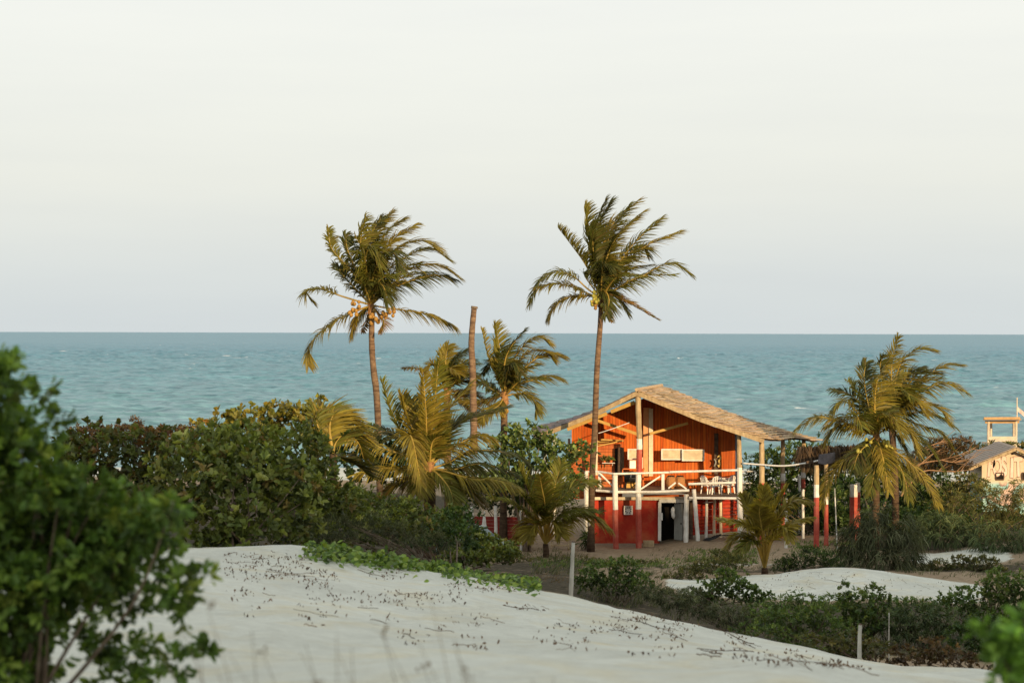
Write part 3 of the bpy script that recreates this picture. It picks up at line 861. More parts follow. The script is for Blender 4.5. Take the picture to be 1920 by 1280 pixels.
palm('young palm with long arching fronds left of the red lower wall', 87,
     [(1024, 1044), (1024, 1034), (1023.5, 1028), (1023, 1022)], .13, (1023, 1019),
     [[(1006, 960), (990, 915), (972, 872), dict(g=.35, tone=GREEN * 1.25)],
      [(1000, 955), (985, 935), (968, 920), dict(g=.4, tone=GREEN * 1.25)],
      [(1030, 955), (1040, 915), (1052, 868), dict(g=.35, tone=GREEN * 1.25, l=1.1)],
      [(1022, 950), (1016, 915), (1012, 890), dict(g=.3, tone=GREEN * .8)],
      [(1036, 960), (1062, 925), (1090, 905), (1122, 905), dict(g=.5, tone=GREEN * 1.25)],
      [(1045, 985), (1080, 968), (1110, 967), (1142, 990), dict(g=.8, tone=OLIVE)],
      [(1040, 975), (1075, 955), (1118, 958), dict(g=.6, tone=GREEN * 1.25)],
      [(990, 965), (952, 940), (908, 932), dict(g=.4, tone=GREEN * 1.25, l=.6)],
      [(1000, 980), (985, 985), (975, 1005), dict(g=.5, tone=OLIVE)],
      [(1012, 985), (998, 990), (990, 1010), dict(d=-1, tone=OLIVE)],
      [(1030, 980), (1045, 985), (1052, 1004), dict(d=-1, tone=OLIVE)],
      [(1018, 975), (1010, 960), (1030, 950), dict(d=-1.2, tone=GREEN * .8)]],
     Lf=1.0, wind=.06, droop=.22, bare=.28, n=80, ang=.75, width=.06, extra=1, group='young palms around the yard', husk=False)

palm('young trunkless palm with stiff upright yellow-green fronds before the deck', 77,
     [(1434, 1078), (1434, 1074), (1434, 1070), (1433.5, 1066)], .13, (1433.5, 1064),
     [[(1420, 1005), (1395, 985), (1348, 974), dict(g=.4, tone=OLIVE * 1.35, l=1)],
      [(1415, 1015), (1385, 1005), (1362, 1028), dict(g=.5, tone=OLIVE * 1.0)],
      [(1420, 1000), (1405, 960), (1392, 930), dict(g=.25, tone=OLIVE * 1.0)],
      [(1428, 990), (1424, 965), (1424, 950), dict(d=-1.6, g=.3, tone=OLIVE * 1.0, l=1.15)],
      [(1432, 985), (1432, 945), (1431, 912), dict(g=.25, tone=OLIVE * 1.35, l=.9)],
      [(1440, 990), (1455, 950), (1474, 915), dict(g=.25, tone=OLIVE * 1.35)],
      [(1445, 1000), (1470, 955), (1492, 938), (1517, 940), dict(g=.6, tone=OLIVE * 1.0)],
      [(1450, 1010), (1485, 982), (1524, 970), dict(g=.5, tone=OLIVE * 1.35, l=.7)],
      [(1445, 1015), (1470, 990), (1480, 1010), dict(d=-1.4, tone=OLIVE * 1.35, g=.5)],
      [(1418, 1020), (1400, 1018), (1378, 1045), dict(d=-1.2, tone=GREEN, g=.5)],
      [(1440, 1000), (1448, 970), (1455, 962), dict(d=1.2, tone=OLIVE * 1.0)]],
     Lf=.74, wind=.03, droop=.12, bare=.3, n=80, ang=.82, width=.075, tone_base=OLIVE, extra=0, group='young palms around the yard', husk=False)

palm('bushy coconut palm on the right with green coconuts and long drooping fronds', 92,
     [(1641, 1010), (1642, 940), (1642, 880), (1642, 836)], .16, (1643, 816),
     [[(1605, 800), (1565, 786), (1528, 782), (1492, 806), dict(g=.8, w=.05, tone=OLIVE)],
      [(1615, 808), (1585, 798), (1562, 805), (1546, 832), dict(g=.8, w=.05)],
      [(1620, 788), (1600, 765), (1580, 752), (1562, 770), dict(g=.6, w=.1)],
      [(1620, 770), (1595, 740), (1560, 730), dict(tone=DARKG, w=.2)],
      [(1628, 760), (1620, 710), (1624, 680), dict(tone=DARKG, w=.4)],
      [(1640, 760), (1645, 715), (1668, 672), dict(tone=OLIVE, w=.5)],
      [(1640, 780), (1652, 740), (1690, 700), dict(w=.5)],
      [(1612, 845), (1575, 870), (1552, 905), (1540, 952), dict(g=.5, w=.1, tone=OLIVE)],
      [(1650, 840), (1658, 870), (1666, 920), dict(d=-1.4, g=.4, w=.1, tone=OLIVE)],
      [(1672, 842), (1705, 866), (1738, 905), (1758, 946), dict(g=.5, w=.05, tone=OLIVE)],
      [(1655, 795), (1675, 782), (1692, 818), dict(d=-1.5, g=.7)],
      [(1660, 850), (1690, 880), (1704, 936), dict(d=-.9, g=.5, w=.05, tone=GREEN)],
      [(1648, 845), (1640, 880), (1632, 926), dict(d=-1.3, g=.4, w=.05, tone=GREEN)],
      [(1625, 800), (1590, 780), (1548, 800), dict(d=.6, g=.7, w=.05, tone=OLIVE)],
      [(1668, 800), (1700, 800), (1722, 850), dict(d=-.6, g=.7, w=.1, tone=OLIVE)],
      [(1632, 780), (1612, 740), (1590, 715), dict(d=.5, w=.3, tone=GREEN)],
      [(1630, 830), (1610, 850), (1600, 880), dict(d=-.8, tone=DARKG, g=.6)],
      [(1625, 800), (1608, 780), (1616, 800), dict(d=-1.4, tone=GREEN)]],
     Lf=1.0, nuts=[(1609, 848, 7, 'nut_green', .11), (1632, 838, 7, 'nut_green', .12), (1662, 834, 9, 'nut_green', .12)], extra=3, depth=1.2, n=68)

palm('taller coconut palm directly behind the bushy right one, crown swept seaward', 96,
     [(1679, 1010), (1679, 950), (1677, 870), (1672, 800)], .16, (1672, 780),
     [[(1672, 730), (1672, 680), (1684, 632), dict(w=.3)],
      [(1676, 730), (1690, 680), (1720, 655), (1750, 658), dict(w=.5)],
      [(1690, 745), (1730, 710), (1770, 685), (1802, 684), dict(w=.5, tone=OLIVE)],
      [(1695, 755), (1735, 730), (1775, 718), (1814, 738), dict(tone=OLIVE, g=.7)],
      [(1695, 765), (1730, 758), (1760, 765), (1777, 790), dict(g=.7)],
      [(1695, 785), (1730, 798), (1760, 808), (1784, 834), dict(g=.9, w=.15)],
      [(1660, 740), (1650, 690), (1655, 668), dict(tone=DARKG)],
      [(1680, 740), (1705, 700), (1728, 690), dict(tone=DARKG)],
      [(1655, 760), (1640, 720), (1625, 705), dict(tone=DARKG)],
      [(1690, 770), (1715, 750), (1738, 775), dict(d=-1.5, tone=OLIVE, g=.7)],
      [(1680, 750), (1692, 730), (1710, 745), dict(d=-1.5, tone=GREEN, g=.7)],
      [(1690, 800), (1712, 820), (1722, 850), dict(d=-1, tone=DARKG)],
      [(1692, 775), (1745, 775), (1790, 800), dict(tone=GREEN, g=.8)],
      [(1690, 750), (1720, 700), (1762, 700), dict(tone=DARKG, w=.4)],
      [(1688, 800), (1735, 830), (1770, 880), dict(tone=GREEN, g=.7, w=.1)],
      [(1680, 815), (1700, 850), (1708, 900), dict(tone=DARKG, g=.6, w=.1, d=1)]],
     Lf=1.0, extra=3, depth=1.2, n=68)

# the headless trunk
bt = thing('dead_palm_trunk', 'bare headless palm trunk standing among the palms against the sea', 'palm trunk', at(888, 850, 86))
mb = MB()
P = bez([at(889, 850, 86), at(888, 780, 86), at(886, 690, 86), at(884, 640, 86), at(889, 575, 86)], 24)
mb.tube(P, [.165 - .045 * i / 23 + (.008 if i % 2 else 0) for i in range(24)], 10, wob=.03)
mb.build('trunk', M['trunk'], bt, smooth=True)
mb = MB()
mb.tube([at(889, 578, 86), at(889.5, 574, 86)], [.15, .12], 10, wob=.25)
mb.build('broken_top', M['bark'], bt)

# ------------------------------------------------------------------ shrubs
PAL = {
    'deep': [((.022, .045, .012), 3), ((.035, .06, .014), 3), ((.055, .085, .02), 2), ((.09, .11, .03), .6)],
    'fore': [((.035, .085, .018), 3), ((.05, .115, .022), 3), ((.085, .165, .028), 1.6), ((.13, .2, .04), .5)],
    'grape': [((.11, .12, .02), 3), ((.17, .155, .025), 3), ((.22, .175, .03), 1.5), ((.24, .12, .03), .5)],
    'clusia': [((.038, .052, .012), 3), ((.066, .083, .017), 3), ((.105, .118, .024), 2.4), ((.18, .185, .055), .6), ((.13, .075, .03), .35)],
    'redtip': [((.04, .052, .013), 4), ((.068, .078, .018), 3), ((.14, .055, .03), .8), ((.17, .1, .04), .45)],
    'grey': [((.08, .095, .045), 3), ((.125, .135, .068), 2), ((.18, .175, .1), 1), ((.045, .056, .025), 2)],
    'olive': [((.09, .1, .03), 3), ((.13, .125, .035), 2), ((.18, .14, .05), 1), ((.05, .06, .02), 2)],
    'dry': [((.16, .1, .05), 3), ((.22, .14, .07), 2), ((.1, .065, .035), 3), ((.12, .12, .04), 1)],
    'bright': [((.1, .19, .03), 3), ((.15, .25, .045), 2), ((.06, .12, .02), 2)],
    'vine': [((.1, .17, .025), 3), ((.15, .22, .035), 3), ((.2, .26, .05), 1), ((.05, .09, .015), 1.5)],
    'mid': [((.04, .07, .02), 3), ((.06, .09, .022), 3), ((.085, .115, .028), 2), ((.12, .13, .04), .7)],
    'teal': [((.042, .062, .026), 3), ((.066, .088, .036), 2), ((.1, .118, .05), 1)],
}


for _k, _g in (('deep', 2.0), ('clusia', 2.35), ('redtip', 2.0), ('mid', 2.25), ('grape', 1.4), ('olive', 1.45), ('teal', 1.6), ('fore', 2.5), ('grey', 1.25), ('vine', 1.3), ('bright', 2.0)):
    PAL[_k] = [(tuple(v * _g for v in c), w) for c, w in PAL[_k]]
PAL['fore'] = [((c[0] * 1.25, c[1] * .95, c[2] * .85), w) for c, w in PAL['fore']]


def pick(pal, n):
    cols = np.array([c for c, w in PAL[pal]]); w = np.array([w for c, w in PAL[pal]], float); w /= w.sum()
    return cols[rng.choice(len(cols), n, p=w)]


DENS = 2.7
def foliage(blobs, Y, leafL, leafW, pal, dens=1.0, per=7, depth=.9, upb=.35, fold=.3, curl=.15, strap=False, hang=.0, shell=.55, jitter=.12, flat_bottom=False):
    """rosettes of leaves through ellipsoid clumps; blobs are (px, py, rx, ry[, dY])"""
    parts, centers = [], []
    for b in blobs:
        cx, cy, rx, ry = b[:4]; dY = b[4] if len(b) > 4 else 0.0
        yy = Y + dY
        c = np.array(at(cx, cy, yy)); k = m_per_px(yy)
        R = np.array([rx * k, max(rx, ry) * k * depth, ry * k]) * .9
        area = R[0] * R[2] * math.pi
        nr = int(max(6, dens * area / (leafL * leafW) * 1.1 / per * 4 * DENS))
        u = nrm(rng.normal(0, 1, (nr, 3)))
        rad = np.clip(1 - shell * rng.random(nr) ** 1.5, .05, 1)[:, None] * (1 + rng.normal(0, jitter, (nr, 1)))
        # lumpy outline
        lump = 1 + .22 * np.sin(u @ np.array([3.1, 1.7, 2.3]) * 2.1 + cx) * np.cos(u @ np.array([-1.3, 2.9, 1.1]) * 2.4 + cy)
        pos = c + u * rad * R * lump[:, None]
        outw = nrm(u / R + np.array([0, 0, upb]))
        centers.append(pos)
        tone = rng.uniform(.65, 1.3, (nr, 1)) * (.55 + .5 * np.clip(rad, 0, 1)) * (.85 + .25 * np.clip(u[:, 2:3], -1, 1))  # inner and lower leaves darker: the clump's shade put into the tint
        P = np.repeat(pos, per, 0); O = np.repeat(outw, per, 0)
        n = len(P)
        sidev = nrm(np.cross(O, rng.normal(0, 1, (n, 3))))
        spread = rng.uniform(.25, 1.25, (n, 1))
        d = nrm(O * np.cos(spread) + sidev * np.sin(spread) + np.array([0, 0, -hang]))
        P = P + rng.normal(0, leafL * .18, P.shape)
        col = pick(pal, nr).repeat(per, 0) * .6 + pick(pal, n) * .4
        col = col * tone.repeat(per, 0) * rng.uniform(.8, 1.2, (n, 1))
        L = leafL * rng.uniform(.5, 1.3, n); W = leafW * rng.uniform(.75, 1.2, n)
        if strap:
            tt = np.linspace(0, 1, 5)[None, :, None]
            C = P[:, None] + d[:, None] * L[:, None, None] * tt + np.array([0, 0, -1.0]) * L[:, None, None] * (.35 + hang) * tt ** 2
            Wd = np.array([.5, 1, .9, .55, .1])[None] * W[:, None]
            S = nrm(np.cross(d, rng.normal(0, 1, d.shape)))[:, None]
            parts.append(ribbon_arrays(C, Wd, S, col))
        else:
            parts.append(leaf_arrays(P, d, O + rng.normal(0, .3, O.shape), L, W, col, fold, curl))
    return merge(parts), np.concatenate(centers)


def shrub(label, Y, blobs, leafL, leafW, pal, name='shrub', cat='shrub', group=None, base=None, mat='leaf', stems=7, stem_r=.03, sink=.1, stuff=None, **kw):
    (V, Q, C), cen = foliage(blobs, Y, leafL, leafW, pal, **kw)
    if base is None:
        lo = max(blobs, key=lambda b: b[1] + b[3])
        base = (lo[0], Y + (lo[4] if len(lo) > 4 else 0))
    bx = at(base[0], 900, base[1]).x
    b = Vector((bx, base[1], gz(bx, base[1])))
    root = thing(name, label, cat, b, group)
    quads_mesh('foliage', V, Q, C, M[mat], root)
    if stems:
        mb = MB()
        for k in range(stems):
            tgt = Vector(cen[rng.integers(len(cen))])
            st = b + Vector((rng.normal(0, .12), rng.normal(0, .12), -sink))
            md = st.lerp(tgt, .5) + Vector((rng.normal(0, .15), rng.normal(0, .15), .1)) * (tgt - st).length * .3
            pts = bez([st, md, tgt], 9)
            mb.tube(pts, [stem_r * (1 - .8 * i / 8) for i in range(9)], 5, cap=False)
        mb.build('branch', M['twig'], root, smooth=True)
    return root


# --- foreground left bush and right sprig (close to the viewer, out of focus)
fgL = [(-30, 720, 50, 60, 0), (10, 690, 24, 50, -.1), (-20, 820, 90, 90, .2), (30, 1000, 140, 120, .5), (150, 985, 110, 70, .4), (250, 1010, 80, 50, .2), (-90, 900, 190, 240), (-60, 1150, 170, 160), (10, 730, 34, 80, -.2), (-40, 780, 70, 100), (45, 830, 60, 58, .1), (105, 785, 22, 34, .2), (82, 730, 14, 18, .2), (100, 905, 70, 56), (165, 915, 50, 36, .1), (60, 980, 140, 110, .4),
       (220, 960, 88, 62, .2), (285, 985, 66, 50), (320, 955, 34, 26, -.2), (190, 1050, 90, 70, .5), (170, 1060, 110, 60, .1), (290, 1050, 60, 42, .3), (90, 1110, 110, 80, .3), (120, 1100, 110, 60, .6), (20, 1120, 90, 80, 0), (230, 1130, 60, 46, .2), (330, 1110, 48, 44, 0), (375, 1080, 26, 22, 0),
       (345, 1155, 26, 26, 0), (60, 1210, 100, 70, .5), (20, 1250, 90, 50, .2), (190, 1200, 60, 36, .4), (255, 1225, 46, 34, .2), (330, 1245, 46, 28, .1), (385, 1215, 26, 18, 0), (30, 1265, 90, 40, .3), (240, 1275, 80, 22, .3)]
shrub('large blurred leafy green bush filling the near left foreground', 11.2, fgL, .074, .032, 'fore', name='leafy_bush', cat='bush', base=(40, 11.4), stems=26, stem_r=.016, dens=.66, per=8, depth=.75, shell=.75, sink=.1)
fgR = [(1905, 1225, 46, 40), (1870, 1205, 26, 24), (1925, 1170, 26, 34), (1945, 1270, 60, 50), (1885, 1265, 34, 26), (1850, 1190, 18, 12)]
shrub('bright green blurred sprig of leaves at the near right corner', 8.5, fgR, .07, .034, 'bright', name='leafy_bush', cat='bush', base=(2010, 8.6), stems=8, stem_r=.012, dens=.8, per=7)

# --- left thicket on the dune crest
G1 = 'shrubs of the thicket on the dune'
shrub('broad thick-leaved shrub in the thicket nearest the sand, pale spots on its leaves', 39.5, [(440, 930, 110, 95), (350, 900, 80, 90, .5), (500, 870, 90, 70, 1), (400, 990, 70, 40, -.6), (470, 985, 60, 42, -.6), (560, 960, 50, 55, .4), (530, 900, 60, 60, .6), (420, 850, 80, 55, 1.4), (450, 1020, 40, 18, -.9), (385, 1018, 40, 16, -.9)],
      .17, .085, 'clusia', group=G1, dens=.62, per=8, fold=.2)
shrub('tall dark thicket shrub with reddish leaf tips right of the near bush', 46, [(190, 850, 90, 60), (270, 870, 90, 80, -1), (160, 930, 110, 90, -1), (330, 845, 80, 50, .5), (250, 960, 90, 70, -3), (300, 1000, 60, 45, -5), (130, 860, 60, 50, .5)],
      .17, .08, 'redtip', group=G1, dens=.6, per=8)
shrub('dark olive shrub in the middle of the thicket below the lit sea grape', 47, [(560, 850, 80, 50), (480, 830, 80, 42, 1), (600, 905, 60, 46), (560, 930, 80, 60, -1.5), (400, 830, 60, 36, 1.5), (630, 950, 60, 50, -1), (540, 975, 60, 40, -3)],
      .16, .075, 'clusia', group=G1, dens=.6, per=8)
shrub('low brown and dark green shrub left of the broad low palm', 52, [(670, 942, 56, 30), (720, 975, 80, 42, -1), (640, 960, 70, 50, -1.5), (760, 975, 70, 40, -1), (700, 995, 80, 40, -4), (745, 958, 60, 26), (590, 985, 60, 40, -4), (540, 995, 50, 36, -6), (620, 1005, 60, 24, -7)],
        .13, .05, 'clusia', group=G1, dens=.55, per=8)
shrub('very dark shrub under the fronds of the broad low palm', 58, [(810, 990, 70, 34), (860, 982, 50, 34, .5), (780, 995, 70, 36, -2), (850, 1002, 60, 33, -3)],
      .15, .065, 'deep', group=G1, dens=.55, per=8)
shrub('dark bush over the pale car with small round leaves', 66, [(860, 1015, 40, 30), (835, 1020, 36, 24, -1), (905, 1036, 34, 20, -1.5), (850, 975, 26, 26), (950, 1040, 30, 15, -1), (888, 1010, 22, 16), (870, 1045, 60, 16, -2), (925, 1025, 30, 22), (955, 1030, 24, 18, .5), (900, 1010, 26, 20)],
      .13, .08, 'clusia', group=G1, dens=1.0, per=7)
shrub('sunlit yellow-green sea grape bush standing above the thicket', 66, [(470, 785, 60, 24), (520, 772, 52, 20), (570, 770, 36, 16), (430, 795, 32, 22), (540, 795, 70, 24), (420, 772, 16, 8), (603, 750, 6, 7), (380, 800, 30, 14), (480, 810, 70, 20, .5)],
      .17, .14, 'grape', name='sea_grape_bush', group=G1, dens=.65, per=6, fold=.12)
shrub('dark green sea grape bush between the lit one and the tall palm', 74, [(640, 795, 44, 26), (600, 785, 30, 22), (680, 820, 40, 30, 1), (660, 840, 50, 30), (720, 850, 40, 34, 1), (620, 830, 40, 34), (690, 875, 50, 36, 1), (750, 880, 46, 30, 6), (790, 890, 40, 30, 7)],
      .16, .12, 'deep', name='sea_grape_bush', group=G1, dens=.55, per=6)
shrub('reddish dry-topped scrub along the far left skyline', 58, [(170, 815, 50, 18), (230, 812, 50, 16), (300, 815, 50, 14, 1), (350, 810, 40, 12, 1), (150, 840, 50, 30), (255, 790, 14, 6), (260, 800, 5, 12)],
      .12, .04, 'dry', group=G1, dens=.7, per=8)
shrub('grey leafless-looking twiggy shrub at the edge of the sand', 42.5, [(640, 990, 50, 26), (700, 985, 50, 24, 1), (600, 1000, 36, 20), (760, 1000, 50, 22, 1.5), (820, 1015, 40, 18, 2)],
      .14, .012, 'grey', name='twiggy_shrub', group=G1, dens=.2, per=8, mat='leaf_dull', stems=46, stem_r=.012)

# --- sea almond style tree beside the house
shrub('round-leaved tree reaching a branch across the left of the house', 91, [(985, 815, 52, 26), (950, 835, 36, 26), (1020, 820, 26, 18), (1000, 850, 50, 24), (960, 870, 40, 26), (1055, 848, 42, 17, -.5), (1100, 838, 30, 11, -.8), (1080, 864, 38, 15, -.5), (1042, 882, 38, 24), (1000, 890, 50, 26), (940, 900, 50, 24), (1082, 902, 30, 12), (1035, 835, 30, 12), (1060, 920, 30, 16)],
      .19, .13, 'mid', name='broadleaf_tree', cat='tree', base=(990, 91.5), dens=.6, per=6, fold=.12, stems=16, stem_r=.07)
shrub('dark leafy bush filling the gap under the round-leaved tree', 93.5, [(960, 930, 60, 40), (920, 915, 50, 40), (1000, 930, 40, 36), (1060, 925, 26, 22), (880, 905, 50, 40), (1080, 900, 20, 16)],
      .17, .08, 'deep', cat='bush', dens=.5, per=7, base=(960, 94))

# --- dark trees and bushes behind the shelter and the right palms
G2 = 'bushes and trees behind the shelter'
shrub('dark dense tree behind the posts of the house roof', 112, [(1440, 870, 40, 36), (1490, 860, 44, 44), (1540, 865, 44, 40), (1460, 920, 60, 50), (1530, 930, 60, 56), (1600, 900, 44, 50)],
      .24, .09, 'deep', name='dense_tree', cat='tree', group=G2, dens=.55, per=7, stems=8, stem_r=.1)
shrub('dark dense tree behind the two right-hand palms', 106, [(1600, 950, 60, 60), (1680, 930, 70, 60), (1740, 920, 60, 60), (1790, 950, 60, 50), (1640, 1000, 70, 40, -3), (1730, 990, 80, 50, -3), (1800, 1000, 60, 40, -3), (1650, 880, 60, 36)],
      .24, .085, 'deep', name='dense_tree', cat='tree', group=G2, dens=.5, per=7, stems=10, stem_r=.1)
shrub('dark undergrowth bush at the foot of the right-hand palms', 97, [(1600, 985, 44, 30), (1660, 975, 50, 34), (1720, 985, 50, 32), (1780, 985, 50, 32), (1830, 990, 44, 28), (1560, 975, 30, 34), (1740, 1005, 60, 22, -1), (1820, 1012, 50, 18, -1), (1900, 990, 50, 40)],
      .2, .075, 'deep', cat='bush', group=G2, dens=.5, per=7)
shrub('dark drooping bush between the right-hand palms and the far sand patch', 90, [(1750, 985, 40, 30), (1795, 990, 40, 28), (1830, 1000, 34, 20), (1770, 1008, 50, 14, -1), (1725, 1000, 26, 20)],
      .3, .03, 'teal', cat='bush', group=G2, dens=.4, per=9, strap=True, mat='leaf_dull', hang=.3)
shrub('dark bush filling the shade between house corner and red pillars', 100, [(1420, 960, 34, 34), (1470, 960, 44, 30), (1520, 965, 40, 34), (1560, 940, 34, 50), (1500, 985, 60, 18, -2)],
      .18, .07, 'deep', cat='bush', group=G2, dens=.5, per=7)
shrub('yellow-green lit hedge below the wooden watch tower', 116, [(1790, 850, 40, 16), (1850, 846, 44, 18), (1905, 842, 40, 16), (1950, 846, 40, 20), (1760, 865, 40, 20), (1820, 870, 50, 20)],
      .2, .08, 'olive', name='hedge', cat='hedge', group=G2, dens=.6, per=7)
shrub('small bright-leaved bush at the corner of the painted hut', 100, [(1815, 905, 30, 18), (1790, 920, 24, 16), (1840, 910, 16, 12), (1770, 950, 30, 20)],
      .16, .07, 'olive', cat='bush', group=G2, dens=.6, per=7)
shrub('grey-olive feathery shrub in front of the painted hut', 92, [(1845, 935, 42, 34), (1800, 945, 30, 24), (1880, 942, 38, 34), (1920, 945, 30, 44), (1860, 985, 50, 26), (1902, 918, 16, 24), (1850, 912, 14, 14)],
      .3, .028, 'olive', cat='shrub', group=G2, dens=.3, per=9, strap=True, mat='leaf_dull', hang=.1)
shrub('blue-green drooping shrub at the right edge of the yard', 88, [(1880, 1010, 46, 40), (1920, 1030, 40, 46), (1850, 1020, 30, 26), (1900, 1060, 50, 24)],
      .4, .035, 'teal', cat='shrub', group=G2, dens=.34, per=9, strap=True, mat='leaf_dull', hang=.5)
shrub('big drooping grey-green strap-leaved shrub behind the sand mound', 79, [(1650, 1010, 60, 50), (1600, 1020, 36, 40), (1700, 1020, 40, 46), (1640, 970, 30, 26), (1610, 985, 24, 24), (1690, 985, 26, 26), (1660, 1050, 70, 26, -.5), (1600, 1050, 36, 22), (1715, 1055, 24, 22), (1655, 955, 14, 14)],
      .42, .032, 'grey', name='strap_leaf_shrub', cat='shrub', dens=.36, per=10, strap=True, mat='leaf_dull', hang=.45)

# --- bushes of the hollow between dune and yard
G3 = 'bushes of the hollow between dune and yard'
shrub('round green bush with twigs right behind the grey fence post', 55, [(1130, 1070, 42, 26), (1170, 1062, 34, 20), (1100, 1085, 26, 24), (1160, 1095, 50, 22), (1200, 1090, 36, 22)],
      .09, .045, 'mid', group=G3, dens=.5, per=7, stems=26, stem_r=.012)
shrub('leafy dark green bush at the left foot of the sand mound', 56, [(1365, 1095, 44, 26), (1330, 1110, 34, 24), (1400, 1110, 34, 22), (1360, 1075, 24, 14), (1430, 1120, 22, 16), (1315, 1125, 20, 14)],
      .1, .055, 'mid', group=G3, dens=.55, per=7, stems=14)
shrub('upright leafy bush with pointed tops standing before the sand mound', 50, [(1610, 1130, 46, 28), (1585, 1105, 12, 18), (1640, 1108, 16, 16), (1660, 1125, 16, 14), (1580, 1145, 30, 24), (1640, 1160, 50, 26), (1610, 1170, 60, 20)],
      .095, .05, 'mid', group=G3, dens=.55, per=7, stems=16)
shrub('wide low grass-green bush between the upright bush and the dune', 48, [(1530, 1150, 44, 26), (1480, 1165, 50, 26), (1440, 1160, 40, 22), (1560, 1180, 50, 24), (1500, 1195, 46, 16)],
      .1, .035, 'mid', group=G3, dens=.5, per=7, stems=16)
shrub('pale olive scrub spreading behind the long dune edge', 49, [(1260, 1120, 50, 20), (1310, 1138, 50, 20), (1370, 1150, 50, 20), (1220, 1110, 34, 16), (1410, 1165, 40, 16), (1290, 1112, 40, 12, 2)],
      .12, .02, 'grey', group=G3, dens=.4, per=8, strap=True, mat='leaf_dull', stems=20, stem_r=.01)
shrub('blue-green ferny bush in the middle of the hollow', 49.5, [(1720, 1150, 56, 26), (1690, 1170, 50, 24), (1770, 1160, 46, 26), (1730, 1190, 60, 20)],
      .16, .03, 'teal', group=G3, dens=.42, per=8, strap=True, mat='leaf_dull')
shrub('dark leafy hedge-like bush below the right end of the sand mound', 53, [(1830, 1120, 60, 26), (1880, 1100, 50, 36), (1920, 1120, 50, 50), (1790, 1130, 40, 20), (1750, 1135, 36, 16), (1690, 1132, 34, 14), (1850, 1160, 70, 30)],
      .1, .05, 'mid', group=G3, dens=.5, per=7, stems=14)
shrub('dark green bush at the far right behind the blurred sprig', 46, [(1850, 1180, 60, 36), (1910, 1190, 50, 46), (1800, 1195, 40, 26), (1880, 1225, 60, 26)],
      .1, .05, 'deep', group=G3, dens=.5, per=7)
shrub('brown-tinged low shrub beside the fence post near the dune foot', 40, [(1700, 1225, 40, 16), (1750, 1215, 40, 22), (1790, 1232, 44, 20), (1720, 1240, 44, 14), (1830, 1245, 34, 16), (1670, 1232, 24, 12)],
      .085, .045, 'dry', group=G3, dens=.45, per=7, stems=22, stem_r=.009)
shrub('small bright bush left of the fence post near the dune foot', 42, [(1560, 1205, 36, 16), (1520, 1200, 30, 14), (1590, 1220, 28, 12), (1640, 1215, 36, 18), (1600, 1195, 30, 14)],
      .09, .042, 'olive', group=G3, dens=.5, per=7, stems=14)
shrub('dark scrubby bush on the bank before the stiff young palm', 72, [(1330, 1062, 40, 16), (1290, 1075, 36, 14), (1380, 1052, 36, 14), (1250, 1085, 24, 10), (1350, 1040, 26, 9, 3)],
      .1, .03, 'olive', group=G3, dens=.5, per=7, mat='leaf_dull', stems=14, stem_r=.01)
shrub('dark low bush right of the stiff young palm base', 78, [(1500, 1052, 40, 15), (1540, 1045, 36, 15), (1470, 1060, 26, 12), (1560, 1060, 26, 12), (1520, 1030, 24, 8, 2)],
      .1, .03, 'deep', group=G3, dens=.5, per=7, stems=12, stem_r=.01)
shrub('patch of yellow-green leafy scrub between strap-leaved shrub and right edge', 80, [(1760, 1060, 24, 12), (1800, 1070, 34, 14), (1840, 1055, 36, 14), (1800, 1050, 22, 10), (1870, 1075, 30, 16), (1850, 1082, 40, 12), (1740, 1068, 24, 8)],
      .11, .04, 'olive', group=G3, dens=.7, per=7, stems=10, stem_r=.01)
shrub('low tangled green scrub along the front edge of the brown yard', 82, [(1100, 1052, 30, 8), (1160, 1056, 34, 9), (1215, 1058, 30, 9), (1050, 1050, 26, 7), (1000, 1052, 30, 9), (965, 1045, 26, 9)],
      .09, .035, 'olive', group=G3, dens=.4, per=7, stems=16, stem_r=.008)
shrub('ferny green scrub between the leafy bush and the upright bush', 54, [(1470, 1128, 40, 14), (1510, 1120, 36, 12), (1430, 1140, 40, 14), (1560, 1125, 30, 12), (1480, 1145, 60, 14)],
      .14, .03, 'mid', group=G3, dens=.4, per=8, strap=True, mat='leaf_dull', stems=12, stem_r=.008)
shrub('dense green scrub along the long dune edge right of the pale olive scrub', 46, [(1450, 1185, 40, 14), (1500, 1205, 40, 14), (1550, 1225, 40, 13), (1590, 1238, 34, 12), (1400, 1175, 30, 12)],
      .1, .045, 'mid', group=G3, dens=.45, per=7, stems=14, stem_r=.008)
shrub('small dark agave-like plant at the left corner of the red wall', 94.0, [(1108, 1005, 13, 15), (1100, 1012, 10, 9)],
      .4, .05, 'deep', name='spiky_plant', cat='plant', dens=.5, per=9, strap=True)

